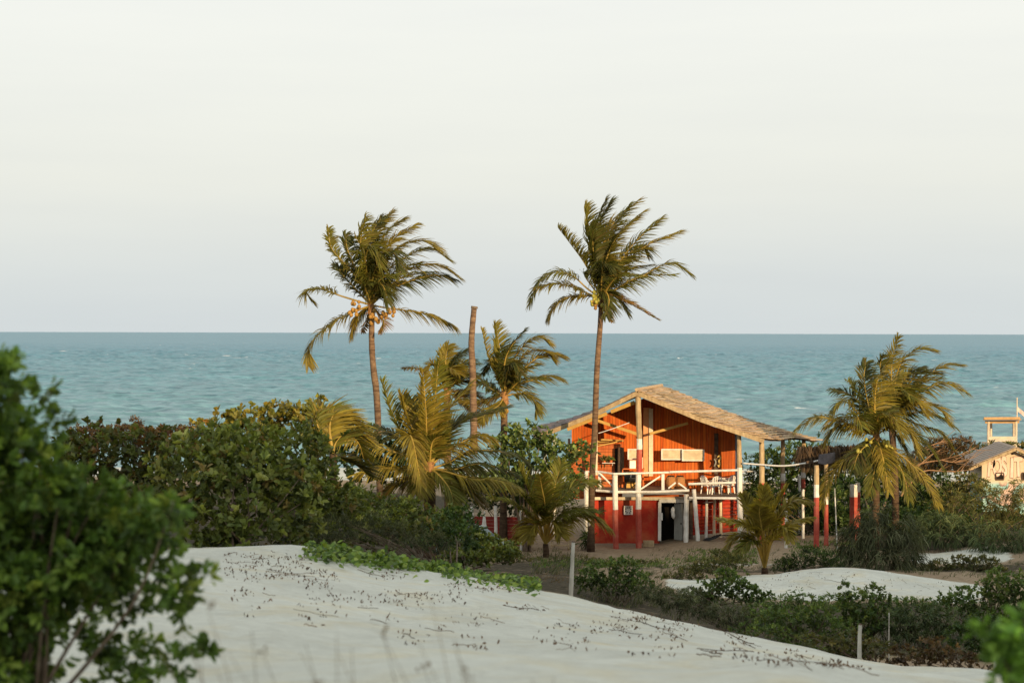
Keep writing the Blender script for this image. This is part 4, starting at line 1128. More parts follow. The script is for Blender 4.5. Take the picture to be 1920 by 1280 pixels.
# --- ground cover, creepers, grass (nobody could count these)
def ground_leaves():
    """round-leaved beach creeper along the crest"""
    P = []
    for k in range(9000):
        x = rng.uniform(548, 1012)
        crest = np.interp(x, [540, 560, 700, 900, 1012], [1031, 1030, 1049, 1076, 1096])
        dens = .25 + .75 * math.exp(-((x - 640) / 70) ** 2) + .8 * math.exp(-((x - 870) / 75) ** 2) + .35 * math.exp(-((x - 740) / 40) ** 2)
        up = abs(rng.normal(0, 1))
        y = crest - 2 - up * 9 if rng.random() < .62 else crest + abs(rng.normal(0, 1)) * 11 - 4
        v = _vnoise(np.array([x / 17.0]), np.array([y / 8.0]), 41)[0] * .65 + _vnoise(np.array([x / 47.0]), np.array([y / 30.0]), 42)[0] * .5
        if v < .66 - .26 * min(dens, 1.0): continue
        if y > crest + 1:
            p = ground_hit(x, y); Y = p.y
        else:
            Y = np.interp(x, [540, 700, 900, 1012], [38.4, 41.3, 44.5, 46.0]) + (crest - y) * .09 + rng.uniform(-.2, .4)
            p = at(x, y, Y)
        g = gz(p.x, Y)
        p.z = g + .02 + .3 * rng.random() ** 2 * v
        P.append(p)
    P = np.array(P); n = len(P)
    O = nrm(np.array([0, -.35, .8]) + rng.normal(0, .45, (n, 3)))
    d = nrm(np.cross(O, rng.normal(0, 1, (n, 3))))
    col = pick('vine', n) * rng.uniform(.7, 1.25, (n, 1))
    V, Q, C = leaf_arrays(P, d, O, rng.uniform(.06, .15, n), rng.uniform(.055, .14, n), col, .15, .1, .5)
    o = quads_mesh('creeper_ground_cover', V, Q, C, M['leaf'])
    tag(o, 'bright green round-leaved creeper trailing over the dune crest', 'ground cover', kind='stuff')
ground_leaves()


def litter():
    """brown dead runners and fallen leaves on the dune face"""
    parts = []
    n = 1900
    px = rng.uniform(420, 1640, n)
    crest = np.interp(px, [380, 560, 700, 900, 1070, 1300, 1480, 1650], [1036, 1031, 1050, 1077, 1109, 1160, 1210, 1255])
    py = crest + 6 + np.abs(rng.normal(0, 1, n)) * np.interp(px, [400, 900, 1300, 1650], [55, 75, 50, 12])
    keep = py < np.interp(px, [400, 1000, 1640], [1200, 1225, 1262])
    # gathered in drifts
    dr = _vnoise(px / 60, py / 22, 8)
    keep &= (dr > .45) & (rng.random(n) < np.interp(px, [400, 900, 1200, 1350, 1640], [.9, 1, .8, .45, .25]))
    px, py = px[keep], py[keep]
    mx = rng.uniform(1290, 1830, 170); my = rng.uniform(1068, 1118, 170)
    px, py = np.concatenate([px, mx]), np.concatenate([py, my])
    for x, y in zip(px, py):
        h = ground_hit(x, y)
        if sand_mask(np.array([h.x]), np.array([h.y]))[0] < .5: continue
        k = rng.random()
        a = rng.normal(-.3, 1.0) if x < 980 else rng.normal(-1.0, .35)
        dirv = np.array([math.cos(a), math.sin(a) * 2.0, 0]); dirv /= np.linalg.norm(dirv)
        c = np.array([.1, .062, .04]) * rng.uniform(.6, 2.2)
        if k < (.08 if x < 980 else .14):                       # runner
            L = rng.uniform(.15, .8) if x < 980 else rng.uniform(.3, 1.0); K = 7
            t = np.linspace(-.5, .5, K)
            side = np.array([-dirv[1], dirv[0], 0])
            P = np.array(h)[None] + dirv * L * t[:, None] + side * (np.cumsum(rng.normal(0, .02, K)))[:, None]
            P[:, 2] = ground_z(P[:, 0], P[:, 1]) + .012 + .02 * rng.random(K)
            parts.append(ribbon_arrays(P[None], np.full((1, K), .007 * rng.uniform(.6, 1.6)), np.array([[[0.2, 0.3, .93]]]), c[None]))
        else:                            # upstanding dry leaf or stub
            m = rng.integers(1, 4)
            pos = np.array(h)[None] + rng.normal(0, .06, (m, 3)) * np.array([1, 1, 0]); pos[:, 2] = ground_z(pos[:, 0], pos[:, 1]) + .005
            d = nrm(rng.normal(0, .6, (m, 3)) + np.array([0, 0, .9]))
            parts.append(leaf_arrays(pos, d, nrm(rng.normal(0, 1, (m, 3)) + np.array([0, -1, 0])), rng.uniform(.02, .065, m), rng.uniform(.012, .028, m), np.repeat(c[None], m, 0)))
    V, Q, C = merge(parts)
    o = quads_mesh('dry_litter', V, Q, C, M['leaf_dull'])
    tag(o, 'dead brown creeper runners and dry leaves strewn over the white sand', 'dry litter', kind='stuff')
litter()


def grass(name, label, regs, hgt, wid, pal, lean=(.1, 0, 0), cat='grass'):
    parts = []
    for (x0, x1, y0, y1, n) in regs:
        for k in range(n):
            x, y = rng.uniform(x0, x1), rng.uniform(y0, y1)
            h = ground_hit(x, y)
            if sand_mask(np.array([h.x]), np.array([h.y]))[0] > .4: continue
            m = rng.integers(3, 8)
            b = np.array(h)[None] + rng.normal(0, .06, (m, 3)) * np.array([1, 1, 0]); b[:, 2] = ground_z(b[:, 0], b[:, 1]) - .02
            d = nrm(rng.normal(0, .35, (m, 3)) + np.array([0, 0, 1]) + np.array(lean))
            L = hgt * rng.uniform(.5, 1.2, m)
            tt = np.linspace(0, 1, 4)[None, :, None]
            C = b[:, None] + d[:, None] * L[:, None, None] * tt + np.array([.25, 0, -.25]) * L[:, None, None] * tt ** 2
            parts.append(ribbon_arrays(C, np.array([1, .9, .6, .1])[None] * wid * rng.uniform(.7, 1.3, (m, 1)), nrm(rng.normal(0, 1, (m, 1, 3)) * np.array([1, .4, .1])), pick(pal, m) * rng.uniform(.7, 1.3, (m, 1))))
    V, Q, C = merge(parts)
    o = quads_mesh(name, V, Q, C, M['leaf_dull'])
    tag(o, label, cat, kind='stuff')


grass('scrub_grass', 'thin grey-green scrub grass covering the hollow behind the dune', [(1000, 1100, 1042, 1078, 130), (1080, 1300, 1065, 1140, 300), (1240, 1640, 1100, 1200, 500), (1600, 1930, 1110, 1240, 500), (1220, 1640, 1030, 1075, 260), (1700, 1930, 1035, 1085, 160), (960, 1080, 1025, 1050, 60)], .32, .016, 'grey')
grass('yard_weeds', 'low green weeds dotted over the front of the brown yard', [(1000, 1330, 1048, 1064, 300), (1290, 1420, 1030, 1058, 260), (1480, 1620, 1015, 1040, 240)], .2, .03, 'mid')
grass('dry_grass', 'dry brown twigs and grass lying between creeper and yard', [(1000, 1090, 1046, 1092, 200), (880, 1010, 1010, 1040, 120), (620, 900, 1005, 1020, 160), (1090, 1250, 1075, 1110, 120)], .22, .012, 'dry', lean=(.8, .2, -.4))


def stalks():
    parts = []
    for k in range(30):
        x = rng.uniform(380, 1120); Y = rng.uniform(6.6, 8.4)
        p = at(x, 1290, Y); g = gz(p.x, Y)
        L = (p.z + rng.uniform(.0, .2) - g)
        if rng.random() < .3: L += rng.uniform(.05, .14)
        lean = np.array([rng.normal(-.12, .12), rng.normal(0, .1), 1.0])
        t = np.linspace(0, 1, 6)
        C = np.array([p.x, Y, g]) + lean * L * t[:, None] + np.array([rng.normal(-.1, .08), 0, 0]) * (t ** 2)[:, None] * L
        parts.append(ribbon_arrays(C[None], np.array([[.005, .005, .004, .003, .003, .002]]), np.array([[[1, 0, 0]]]), np.array([[.2, .15, .1]]) * rng.uniform(.7, 1.3)))
        if rng.random() < .2:
            m = 5
            pos = np.repeat(C[-1:], m, 0) + rng.normal(0, .012, (m, 3))
            parts.append(leaf_arrays(pos, nrm(rng.normal(0, 1, (m, 3)) + np.array([0, 0, 1])), rng.normal(0, 1, (m, 3)), np.full(m, .025), np.full(m, .01), np.repeat(np.array([[.2, .14, .09]]), m, 0)))
    V, Q, C = merge(parts)
    o = quads_mesh('grass_stalks', V, Q, C, M['leaf_dull'])
    tag(o, 'blurred dry grass stalks rising at the bottom edge before the dune', 'grass', kind='stuff')
stalks()

# windswept dry tree right of the palms
wt = thing('windswept_tree', 'dry windswept tree with bare pale limbs sprawling right of the palms', 'tree', at(1690, 930, 101))
mb = MB()
limbs = [[(1690, 930), (1715, 875), (1765, 862), (1800, 852), (1830, 838)], [(1692, 925), (1730, 884), (1780, 884), (1826, 880)], [(1715, 880), (1750, 850), (1790, 835), (1815, 822)], [(1765, 862), (1790, 866), (1825, 858)], [(1710, 885), (1720, 850), (1745, 835), (1775, 824)]]
for k, l in enumerate(limbs):
    P = bez([at(x, y, 101 + rng.uniform(-.5, .5)) for x, y in l], 18)
    mb.tube(P, [.042 * (1 - .75 * i / 17) * (1.2 if k < 2 else .7) for i in range(18)], 6, cap=False, wob=.1)
    for j in range(7):
        i = rng.integers(6, 18); st = Vector(P[i]); d = Vector((rng.uniform(.2, 1.2), rng.uniform(-.4, .4), rng.uniform(-.3, .8)))
        mb.tube([st, st + d * .4, st + d * .8 + Vector((.15, 0, .1))], [.02, .014, .006], 4, cap=False)
mb.build('branch', surf_mat('pale_dry_limb', (.26, .15, .085), (.38, .23, .13), 6, .9, .2), wt, smooth=True)
(V, Q, C), _ = foliage([(1800, 832, 34, 14), (1760, 838, 36, 18), (1740, 860, 40, 22, 1), (1790, 868, 40, 14, 1), (1720, 885, 30, 20, 1)], 101.5, .16, .03, 'dry', dens=.6, per=8)
quads_mesh('foliage', V, Q, C, M['leaf_dull'], wt)

# ------------------------------------------------------------------ the orange house
HB = at(1195, 1024, 95)
house = thing('beach_house', 'two-storey orange wooden beach house with shake roof and white railed deck', 'house', (HB.x, HB.y, gz(HB.x, HB.y)))
RF, RB = at(1195, 732, 95), at(1241, 724.5, 102)
EF, EB = at(1432, 822, 93.6), at(1538, 824, 100)
LF, LB = at(1003, 817, 96.5), at(1003, 800, 103)
V_ = lambda p: Vector(p)


def lerp(a, b, t): return a + (b - a) * t


def patch(a, b, c, d, s, t):
    """a ridge front, b ridge back, c eave front, d eave back; s down slope, t along ridge; a little swayed"""
    p = lerp(lerp(a, b, t), lerp(c, d, t), s)
    return p - Vector((0, 0, .16 * max(0.0, math.sin(math.pi * s)) ** 1.2)) + Vector((0, 0, .05 * math.sin(9 * t + 3 * s)))


def roof_slope(a, b, c, d, rows, cols, name, mat, tones, thick=.045):
    mb = MB()
    # sheathing just under the shakes
    n1, n2 = 14, 8
    vs = [patch(a, b, c, d, i / n1, j / n2) - Vector((0, 0, .07)) for i in range(n1 + 1) for j in range(n2 + 1)]
    fs = [(i * (n2 + 1) + j, i * (n2 + 1) + j + 1, (i + 1) * (n2 + 1) + j + 1, (i + 1) * (n2 + 1) + j) for i in range(n1) for j in range(n2)]
    mb.add(vs, fs, (.35, .3, .25))
    for r in range(rows):
        t0 = 0.0
        while t0 < 1:
            w = random.uniform(.5, 1.7) / cols
            t1 = min(1.0, t0 + w)
            s0, s1 = max(0, r / rows - .01), min(1.03, (r + 1.35 + random.uniform(-.15, .15)) / rows)
            lift0, lift1 = .0, thick + random.uniform(0, .045)
            e0, e1 = t0 + .004, t1 - .004
            if t0 == 0: e0 = random.uniform(-.02, .005)
            if t1 == 1: e1 = 1 + random.uniform(-.005, .02)
            P = [patch(a, b, c, d, s0, e0) + Vector((0, 0, lift0)), patch(a, b, c, d, s0, e1) + Vector((0, 0, lift0)),
                 patch(a, b, c, d, s1, e1) + Vector((0, 0, lift1 + random.uniform(0, .02))), patch(a, b, c, d, s1, e0) + Vector((0, 0, lift1))]
            B = [p - Vector((0, 0, .03)) for p in P]
            k = random.choice(tones) * random.uniform(.72, 1.15)
            mb.add(P + B, [(0, 1, 2, 3), (7, 6, 5, 4), (0, 3, 7, 4), (1, 5, 6, 2), (3, 2, 6, 7), (0, 4, 5, 1)], (k, k * random.uniform(.94, 1.0), k * random.uniform(.86, 1.0)))
            t0 = t1
    return mb.build(name, mat, house)


roofR = roof_slope(RF, RB, EF, EB, 22, 13, 'roof', M['shake'], [1.0, 1.05, .95, 1.1, .85])
roofL = roof_slope(RF, RB, LF, LB, 14, 9, 'roof', surf_mat('shaded_roof_shakes', (.15, .12, .12), (.25, .2, .19), 6, .9, .4, tint=True), [1.0, .9, 1.1, .8])  # left slope's shade is put into this darker shake colour
# ridge cap
mb = MB()
mb.log(RF + Vector((-.05, -.25, .05)), RB + Vector((0, .1, .06)), .09, .09, 8, 6)
mb.build('ridge_cap', M['shake'], house)
# barge boards along the front edges, doubled like in the picture
mb = MB()
for s0, s1 in ((0, .5), (.5, 1.0)):
    mb.bar(patch(RF, RB, EF, EB, s0, 0) + V_((0, -.12, -.13)), patch(RF, RB, EF, EB, s1, 0) + V_((0, -.12, -.13)), .07, .2)
for s0, s1 in ((0, .45), (.45, 1.0)):
    mb.bar(patch(RF, RB, LF, LB, s0, 0) + V_((0, -.12, -.12)), patch(RF, RB, LF, LB, s1, 0) + V_((0, -.12, -.12)), .07, .2)
mb.build('barge_board', M['timber'], house)
mb = MB()
a0, a1 = at(1190, 754, 95.4), at(1060, 806, 96.4)
mb.bar(a0, lerp(a0, a1, .34), .08, .17)
mb.bar(lerp(a0, a1, .4), lerp(a0, a1, .97), .08, .17)
mb.build('rafter', M['rafter'], house)
mb = MB()
mb.bar(at(1120, 788, 97.5), at(1194, 813, 97.2), .1, .14)
mb.build('brace', M['rafter'], house)
mb = MB()
mb.bar(at(1218, 813, 97.0), at(1290, 793, 96.8), .07, .12)
mb.build('brace', M['rafter'], house)
mb = MB()
mb.tube([at(1122, 812, 95.5), at(1150, 803, 95.5), at(1180, 792, 95.5)], .018, 5)
mb.build('lamp_wire', M['plastic'], house)

# main gable wall (vertical boards), following the roof line
WL, WR, WM = at(1062, 890, 99.0), at(1378, 890, 97.3), at(1212, 890, 98.2)
def wall_poly(px_rows, Yf, name, mat, thick=.12):
    """upright wall sheet from picture outline; Yf gives the distance for a column"""
    mb = MB()
    F_ = [at(x, y, Yf(x)) for x, y in px_rows]
    B_ = [p + Vector((.03, thick, 0)) for p in F_]
    n = len(F_)
    fs = [tuple(range(n - 1, -1, -1)), tuple(n + i for i in range(n))] + [(i, (i + 1) % n, n + (i + 1) % n, n + i) for i in range(n)]
    mb.add(F_ + B_, fs)
    return mb.build(name, mat, house)
Yw = lambda x: np.interp(x, [1062, 1378], [98.9, 97.2])
wall_poly([(1072, 902), (1378, 935), (1378, 806), (1340, 801), (1206, 747), (1150, 770), (1072, 800)], Yw, 'gable_wall', M['boards'])
# its right return wall, receding along the house
mb = MB()
a = at(1378, 930, 97.25); b = at(1387, 915, 102.5); hgt = at(1378, 806, 97.25).z
a2, b2 = Vector((a.x, a.y, hgt)), Vector((b.x, b.y, hgt))
mb.add([a, b, b2, a2] + [p + Vector((-.1, 0, 0)) for p in (a, b, b2, a2)], [(0, 1, 2, 3), (7, 6, 5, 4), (0, 3, 7, 4), (1, 5, 6, 2), (3, 2, 6, 7), (0, 4, 5, 1)])
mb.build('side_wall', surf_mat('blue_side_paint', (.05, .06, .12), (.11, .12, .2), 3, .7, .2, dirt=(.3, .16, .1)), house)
# lower apron of boards: slightly proud lighter course and the dark seam
mb = MB()
mb.bar(at(1343, 812, 97.25), at(1343, 890, 97.25), .2, .06)
mb.build('door_seam', M['darkwood'], house)
mb = MB()
mb.bar(at(1213, 764, 97.75), at(1213, 892, 97.75), .36, .12)
mb.build('wall_post', surf_mat('orange_post_paint', (.68, .3, .13), (.78, .38, .18), 3, .75, .2), house)
mb = MB()
mb.bar(at(1220.5, 766, 97.66), at(1220.5, 892, 97.66), .2, .1)
mb.build('wall_post', M['cream'], house)
# wooden board return next to the door panel, with a painted sea horse
mb = MB()
P = bez([at(1345, 857, 97.1), at(1349, 854, 97.1), at(1351, 859, 97.1), at(1348, 864, 97.1), at(1350, 869, 97.1), at(1348, 875, 97.1), at(1346, 871, 97.1)], 22)
mb.tube(P, [.03 + .03 * math.sin(math.pi * i / 21) for i in range(22)], 6)
mb.build('carved_ornament', surf_mat('yellow_ornament', (.6, .4, .1), (.75, .55, .2), 8, .6, .1), house, smooth=True)
mb = MB()
mb.tube(bez([at(1339, 860, 97.1), at(1342, 866, 97.1), at(1339, 874, 97.1)], 10), .035, 6)
mb.build('carved_ornament', M['greydoor'], house, smooth=True)

# louvred white shutters
def shutter(x0, y0, x1, y1, Y):
    mb = MB()
    a, b = at(x0, y0, Y), at(x1, y1, Y)
    h = abs(b.z - a.z)
    mid = (a + b) / 2
    for z in (a.z - .03, b.z + .03): mb.bar(Vector((a.x, a.y, z)), Vector((b.x, b.y, z)), .05, .06)
    for p in (a, b): mb.bar(Vector((p.x, p.y, a.z)), Vector((p.x, p.y, b.z)), .07, .052)
    o = mb.build('shutter', M['white'], house)
    sl = MB()
    n = max(5, int(h / .06))
    for i in range(n):
        z = a.z - .07 - (h - .14) * (i + .5) / n
        p, q = Vector((a.x + .035, a.y + .005, z)), Vector((b.x - .035, b.y + .005, z))
        d = Vector((0, -.025, -.03))
        sl.add([p - d, q - d, q + d, p + d], [(0, 1, 2, 3)])
    sl.build('louvre', M['cream'], o)
    return o
shutter(1241, 841, 1279, 862, 97.35)
shutter(1280, 842, 1319.5, 864, 97.2)
shutter(1178, 841, 1195, 861, 97.4)

# kitchen lean-to on the left of the deck: plank wall, yellow pole rafters
Yk = lambda x: np.interp(x, [1060, 1162], [97.6, 97.0])
wall_poly([(1070, 935), (1166, 935), (1166, 832), (1128, 832), (1070, 848)], Yk, 'kitchen_wall', plank_mat('kitchen_planks', (.55, .15, .05), (.6, .17, .05), (.64, .2, .06), .17, (0, 0, 1)))
mb = MB()
for k in range(7):
    t = k / 6
    a = lerp(at(1066, 846, 96.3), at(1128, 824, 96.3), t); b = lerp(at(1086, 838, 98.2), at(1168, 826, 98.2), t)
    mb.log(a, b, .05, .045, 7, 3)
mb.build('pole_rafter', M['rafter'], house)
mb = MB()
mb.bar(at(1066, 848, 96.8), at(1166, 826, 96.8), .12, .05)
mb.build('eave_plank', M['rafter'], house)
# flat dark sheet: a cast shadow painted onto the kitchen wall
mb = MB()
mb.add([at(1153, 840, 96.93), at(1170, 839, 96.93), at(1170, 892, 96.93), at(1153, 892, 96.93)], [(0, 3, 2, 1)])
mb.build('kitchen_wall_shadow', M['dark'], house)
mb = MB()
mb.log(at(1163, 838, 96.6), at(1161, 892, 96.6), .12, .1, 8)
mb.build('post', M['darkwood'], house)

# deck floors (upper left higher than the right)
def slab(pts, th, name, mat):
    mb = MB()
    lo = [p - Vector((0, 0, th)) for p in pts]
    n = len(pts)
    mb.add(list(pts) + lo, [tuple(range(n)), tuple(2 * n - 1 - i for i in range(n))] + [(i, n + i, n + (i + 1) % n, (i + 1) % n) for i in range(n)])
    return mb.build(name, mat, house)
dzL = at(1197, 919, 95).z
dzR = at(1385, 931, 94.6).z
def atz(px, Y, z):
    p = at(px, 900, Y); p.z = z; return p
M['deck'] = surf_mat('deck_boards', (.13, .085, .06), (.24, .17, .12), 4, .85, .3, stretch=(1, 6, 1))
slab([atz(1120, 95.6, dzL), atz(1153, 94.9, dzL), atz(1290, 95.0, dzL), atz(1290, 98.4, dzL), atz(1060, 98.9, dzL)], .09, 'deck_floor', M['deck'])
slab([atz(1290, 94.9, dzR), atz(1388, 94.5, dzR), atz(1395, 98, dzR), atz(1288, 98.4, dzR)], .09, 'deck_floor', M['deck'])

def post(x0, y0, x1, y1, Y, r, split=None, colors=('white', 'redpost'), r2=None, n=9):
    """an upright log; with a split row the lower part is painted a second colour (a child of the post)"""
    a, b = at(x0, y0, Y), at(x1, y1, Y)       # a top, b bottom
    b.z = min(b.z, gz(b.x, b.y)) - .05 if split is not None or y1 > 960 else b.z
    if split is None:
        mb = MB(); mb.log(b, a, r, r2, n, 8, .01)
        return mb.build('post', M[colors[0]], house, smooth=False)
    t = (split - y0) / (y1 - y0)
    c = lerp(at(x0, y0, Y), at(x1, y1, Y), t)
    mb = MB(); mb.log(c, a, r, r2, n, 6, .006)
    o = mb.build('post', M[colors[0]], house)
    mb = MB(); mb.log(b, c, r * 1.04, r, n, 6, .008)
    mb.build('painted_base', M[colors[1]], o)
    return o

# ridge post: bare timber, a white band, red lower down; then the white and red leg under the deck
o = post(1196, 737, 1199, 822, 95, .135, None, ('timber',)); 
mb = MB(); mb.log(at(1199, 842, 95), at(1198.6, 822, 95), .142, .142, 9, 3); mb.build('painted_band', M['white'], o)
mb = MB(); mb.log(at(1199, 888, 95), at(1199, 842, 95), .137, .137, 9, 4); mb.build('painted_base', M['redpost'], o)
post(1197, 887, 1197.5, 1024, 94.85, .135, 954)
post(1153, 890, 1155, 1024, 94.7, .13, 955)
post(1099, 884, 1100, 1000, 95.4, .11, None, ('white',))
post(1118, 800, 1118, 890, 96.2, .07, None, ('cream',))
post(1386, 815, 1388, 990, 94.3, .125, 876, ('timber', 'white'), .1)
post(1287, 926, 1286, 1011, 95.0, .12, None, ('white',))
post(1301, 917, 1309, 1012, 94.75, .1, None, ('white',))
post(1325, 936, 1324, 992, 96.0, .07, None, ('white',))
post(1340, 936, 1339, 982, 96.4, .07, None, ('cream',))
post(1351, 936, 1352, 972, 96.8, .075, None, ('cream',))
post(1428, 820, 1429, 950, 93.8, .13, 905, ('timber', 'redpost'), .12)
post(1468, 824, 1468, 945, 97, .105, 905, ('timber', 'redpost'))
post(1507, 825, 1506, 945, 99.5, .105, 898, ('timber', 'redpost'))
for (x, y0, y1, Y) in ((1468, 887, 901, 97), (1506.3, 885, 895, 99.5)):
    mb = MB(); mb.log(at(x, y1, Y - .02), at(x, y0, Y - .02), .125, .125, 9, 2); mb.build('painted_band', M['white'], house)
post(1022, 815, 1022, 990, 97.0, .09, None, ('greydoor',))
post(1040, 820, 1040, 990, 99.0, .09, None, ('white',))
post(1067, 822, 1067, 900, 99.5, .07, None, ('white',))

# railing
def rail(name, pts, r, mat='white', Y=None):
    mb = MB()
    for (a, b) in zip(pts[:-1], pts[1:]): mb.log(a, b, r, r, 8, 4, .004)
    return mb.build(name, M[mat], house)
zr = at(1197, 886, 94.75)
rail('handrail', [at(1098, 884, 95.4), at(1124, 884, 95.2), at(1152, 888, 94.6)], .05)
rail('handrail', [at(1150, 888, 94.6), at(1197, 887, 94.7), at(1262, 885, 94.8)], .05)
rail('handrail', [at(1256, 884.5, 94.75), at(1330, 882.5, 94.5), at(1386, 881, 94.25)], .055)
rail('lower_rail', [at(1118, 919, 95.3), at(1156, 922, 94.8)], .06)
rail('lower_rail', [at(1156, 922, 94.75), at(1230, 922, 94.75), at(1262, 920.5, 94.8), at(1292, 919, 94.85)], .065)
rail('lower_rail', [at(1292, 933, 94.8), at(1388, 934, 94.35)], .06)
rail('deck_rail', [at(1291, 907, 94.85), at(1380, 904, 94.4)], .06)
rail('deck_rail', [at(1388, 884, 94.4), at(1415, 883, 97)], .035)
rail('deck_rail', [at(1388, 906, 94.4), at(1412, 905, 97)], .03)
mb = MB(); mb.bar(at(1124, 886, 95.2), at(1125, 916, 95.2), .13, .1); mb.build('baluster', M['white'], house)
mb = MB(); mb.bar(at(1243, 888, 94.85), at(1243, 918, 94.85), .14, .1); mb.build('baluster', M['white'], house)
for (x0, y0, x1, y1) in ((1126, 888, 1150, 912), (1202, 916, 1243, 889), (1253, 915, 1267, 904), (1272, 905, 1287, 916)):
    mb = MB(); mb.bar(at(x0, y0, 94.95), at(x1, y1, 94.95), .085, .07); mb.build('diagonal_brace', M['white'], house)

# ground floor: red rendered wall with a pierced vent block and open door
Yl = lambda x: np.interp(x, [1112, 1236], [96.0, 95.9])
wall_poly([(1114, 1018), (1236, 1018), (1236, 934), (1114, 934)], Yl, 'lower_wall', M['redwall'], .2)
mb = MB(); mb.bar(at(1114, 934, 95.85), at(1206, 934, 95.8), .08, .14); mb.build('wall_plate', M['cream'], house)
mb = MB(); mb.bar(at(1206, 934, 95.8), at(1290, 935, 95.78), .08, .15); mb.build('wall_plate', M['cream'], house)
mb = MB(); mb.bar(at(1206, 929, 95.9), at(1290, 929, 95.9), .05, .12); mb.build('wall_plate', M['terracotta'], house)
# vent block
vb = MB()
Yv = 95.82
c0 = at(1178, 956, Yv); hs = .21
for sx, sz, w, h in ((0, 1, 1, .16), (0, -1, 1, .16), (1, 0, .16, 1), (-1, 0, .16, 1)):
    vb.box(c0 + Vector((sx * hs * .86, 0, sz * hs * .86)), (hs * 2 * w * (1 if sz else 1), .08, hs * 2 * h * (.72 if sx else 1)))
for k in range(4):
    th = math.pi / 4 * k + 0.0
    d = Vector((math.cos(th), 0, math.sin(th))) * hs * (.8 if k % 2 == 0 else 1.0)
    vb.bar(c0 - d + Vector((0, .003 * k, 0)), c0 + d + Vector((0, .003 * k, 0)), .055, .045, up=(0, 1, 0))
o = vb.build('vent_block', M['white'], house)
mb = MB(); mb.box(c0 + Vector((0, .055, 0)), (hs * 1.9, .02, hs * 1.9)); mb.build('vent_hole', M['dark'], o)
# door opening: dark room, jambs, lintel, leaf ajar
mb = MB()
za, zb = at(1240, 940, 95.9).z, gz(at(1240, 1010, 95.9).x, 95.9) - .1
xa, xb = at(1238, 960, 95.9).x, at(1290, 960, 95.9).x
mb.add([(xa, 97.6, zb), (xb, 97.6, zb), (xb, 97.6, za), (xa, 97.6, za), (xa, 95.95, zb), (xb, 95.95, zb), (xb, 95.95, za), (xa, 95.95, za)], [(0, 1, 2, 3), (0, 3, 7, 4), (1, 5, 6, 2), (2, 6, 7, 3)])
mb.build('doorway', M['dark'], house)
mb = MB(); mb.bar(at(1237, 940, 95.78), at(1236.5, 1013, 95.78), .15, .12); mb.build('door_jamb', M['white'], house)
mb = MB(); mb.box(at(1240.5, 968, 95.7), (.1, .06, .35)); mb.build('door_latch', M['white'], house)
mb = MB(); mb.bar(at(1236, 938.5, 95.72), at(1283, 938.5, 95.72), .1, .17); mb.build('lintel', M['white'], house)
mb = MB()
a, b = at(1264, 944, 95.95), at(1280, 944, 95.6)
zb2 = gz(b.x, b.y) + .03
mb.add([a, b, Vector((b.x, b.y, zb2)), Vector((a.x, a.y, zb2))] + [p + Vector((.02, .06, 0)) for p in (a, b, Vector((b.x, b.y, zb2)), Vector((a.x, a.y, zb2)))], [(0, 3, 2, 1), (4, 5, 6, 7), (0, 1, 5, 4), (1, 2, 6, 5), (2, 3, 7, 6), (3, 0, 4, 7)])
dr = mb.build('door', M['greydoor'], house)
mb = MB(); mb.ball(lerp(a, b, .8) + Vector((0, -.06, -.95)), .04, 7, 5); mb.build('handle', M['black'], dr)
mb = MB(); mb.tube(bez([at(1262, 950, 95.6), at(1261.5, 960, 95.55), at(1263, 972, 95.6)], 8), [.04, .09, .1, .1, .09, .1, .09, .04], 7); mb.build('hanging_cloth', M['plastic'], house, smooth=True)
# log wall set back to the right of the door, red horizontal slabs
mb = MB()
for k in range(11):
    z0 = dzR - .2 - k * .17
    mb.log(Vector((at(1297, 950, 96.1).x, 96.1, z0)), Vector((at(1382, 950, 98.0).x, 98.0, z0)), .088, .088, 7, 5, .01, .08)
mb.build('log_wall', M['redwall'], house)
mb = MB(); mb.log(at(1296, 938, 96.0), at(1295, 1010, 96.0), .1, .1, 8); mb.build('post', M['darkwood'], house)

# ---------------------------------------------------------- things on and around the deck
def chair(label, px, Y, z, rz):
    b = at(px, 900, Y); b.z = z
    root = thing('plastic_chair', label, 'chair', b, 'white plastic chairs on the deck')
    R = Matrix.Rotation(rz, 3, 'Z')
    T = lambda x, y, zz: b + R @ Vector((x, y, zz))
    mb = MB(); vs = [T(-.22, -.2, .43), T(.22, -.2, .43), T(.2, .2, .41), T(-.2, .2, .41)]
    mb.add(vs + [v - Vector((0, 0, .03)) for v in vs], [(0, 1, 2, 3), (7, 6, 5, 4), (0, 4, 5, 1), (1, 5, 6, 2), (2, 6, 7, 3), (3, 7, 4, 0)])
    mb.build('seat', M['plastic'], root)
    mb = MB()
    for k in range(5):
        x = -.17 + .085 * k
        top = .84 - .5 * abs(x) ** 2 * 4
        mb.bar(T(x, .2, .42), T(x * 1.1, .3, top), .045, .02)
    P = bez([T(-.22, .21, .6), T(-.2, .29, .8), T(0, .31, .87), T(.2, .29, .8), T(.22, .21, .6)], 12)
    mb.tube(P, .024, 6)
    mb.build('backrest', M['plastic'], root)
    for sx in (-1, 1):
        mb = MB(); mb.tube(bez([T(sx * .24, -.2, .62), T(sx * .25, 0, .65), T(sx * .22, .24, .62)], 8), .025, 6); mb.bar(T(sx * .23, -.18, .42), T(sx * .24, -.2, .62), .04, .04); mb.build('armrest', M['plastic'], root)
        for sy in (-1, 1):
            mb = MB(); mb.bar(T(sx * .2, sy * .18, .42), T(sx * .24, sy * .23, 0), .06, .05, w2=.04); mb.build('leg', M['plastic'], root)
    return root
chair('white plastic armchair at the left end of the white deck table', 1327, 96.4, dzR, 2.2)
chair('white plastic armchair turned side-on at the middle of the deck table', 1342, 96.1, dzR, 3.3)
chair('white plastic armchair at the right end of the deck table', 1365, 96.6, dzR, 3.9)
tb = at(1353, 930, 96.9); tb.z = dzR
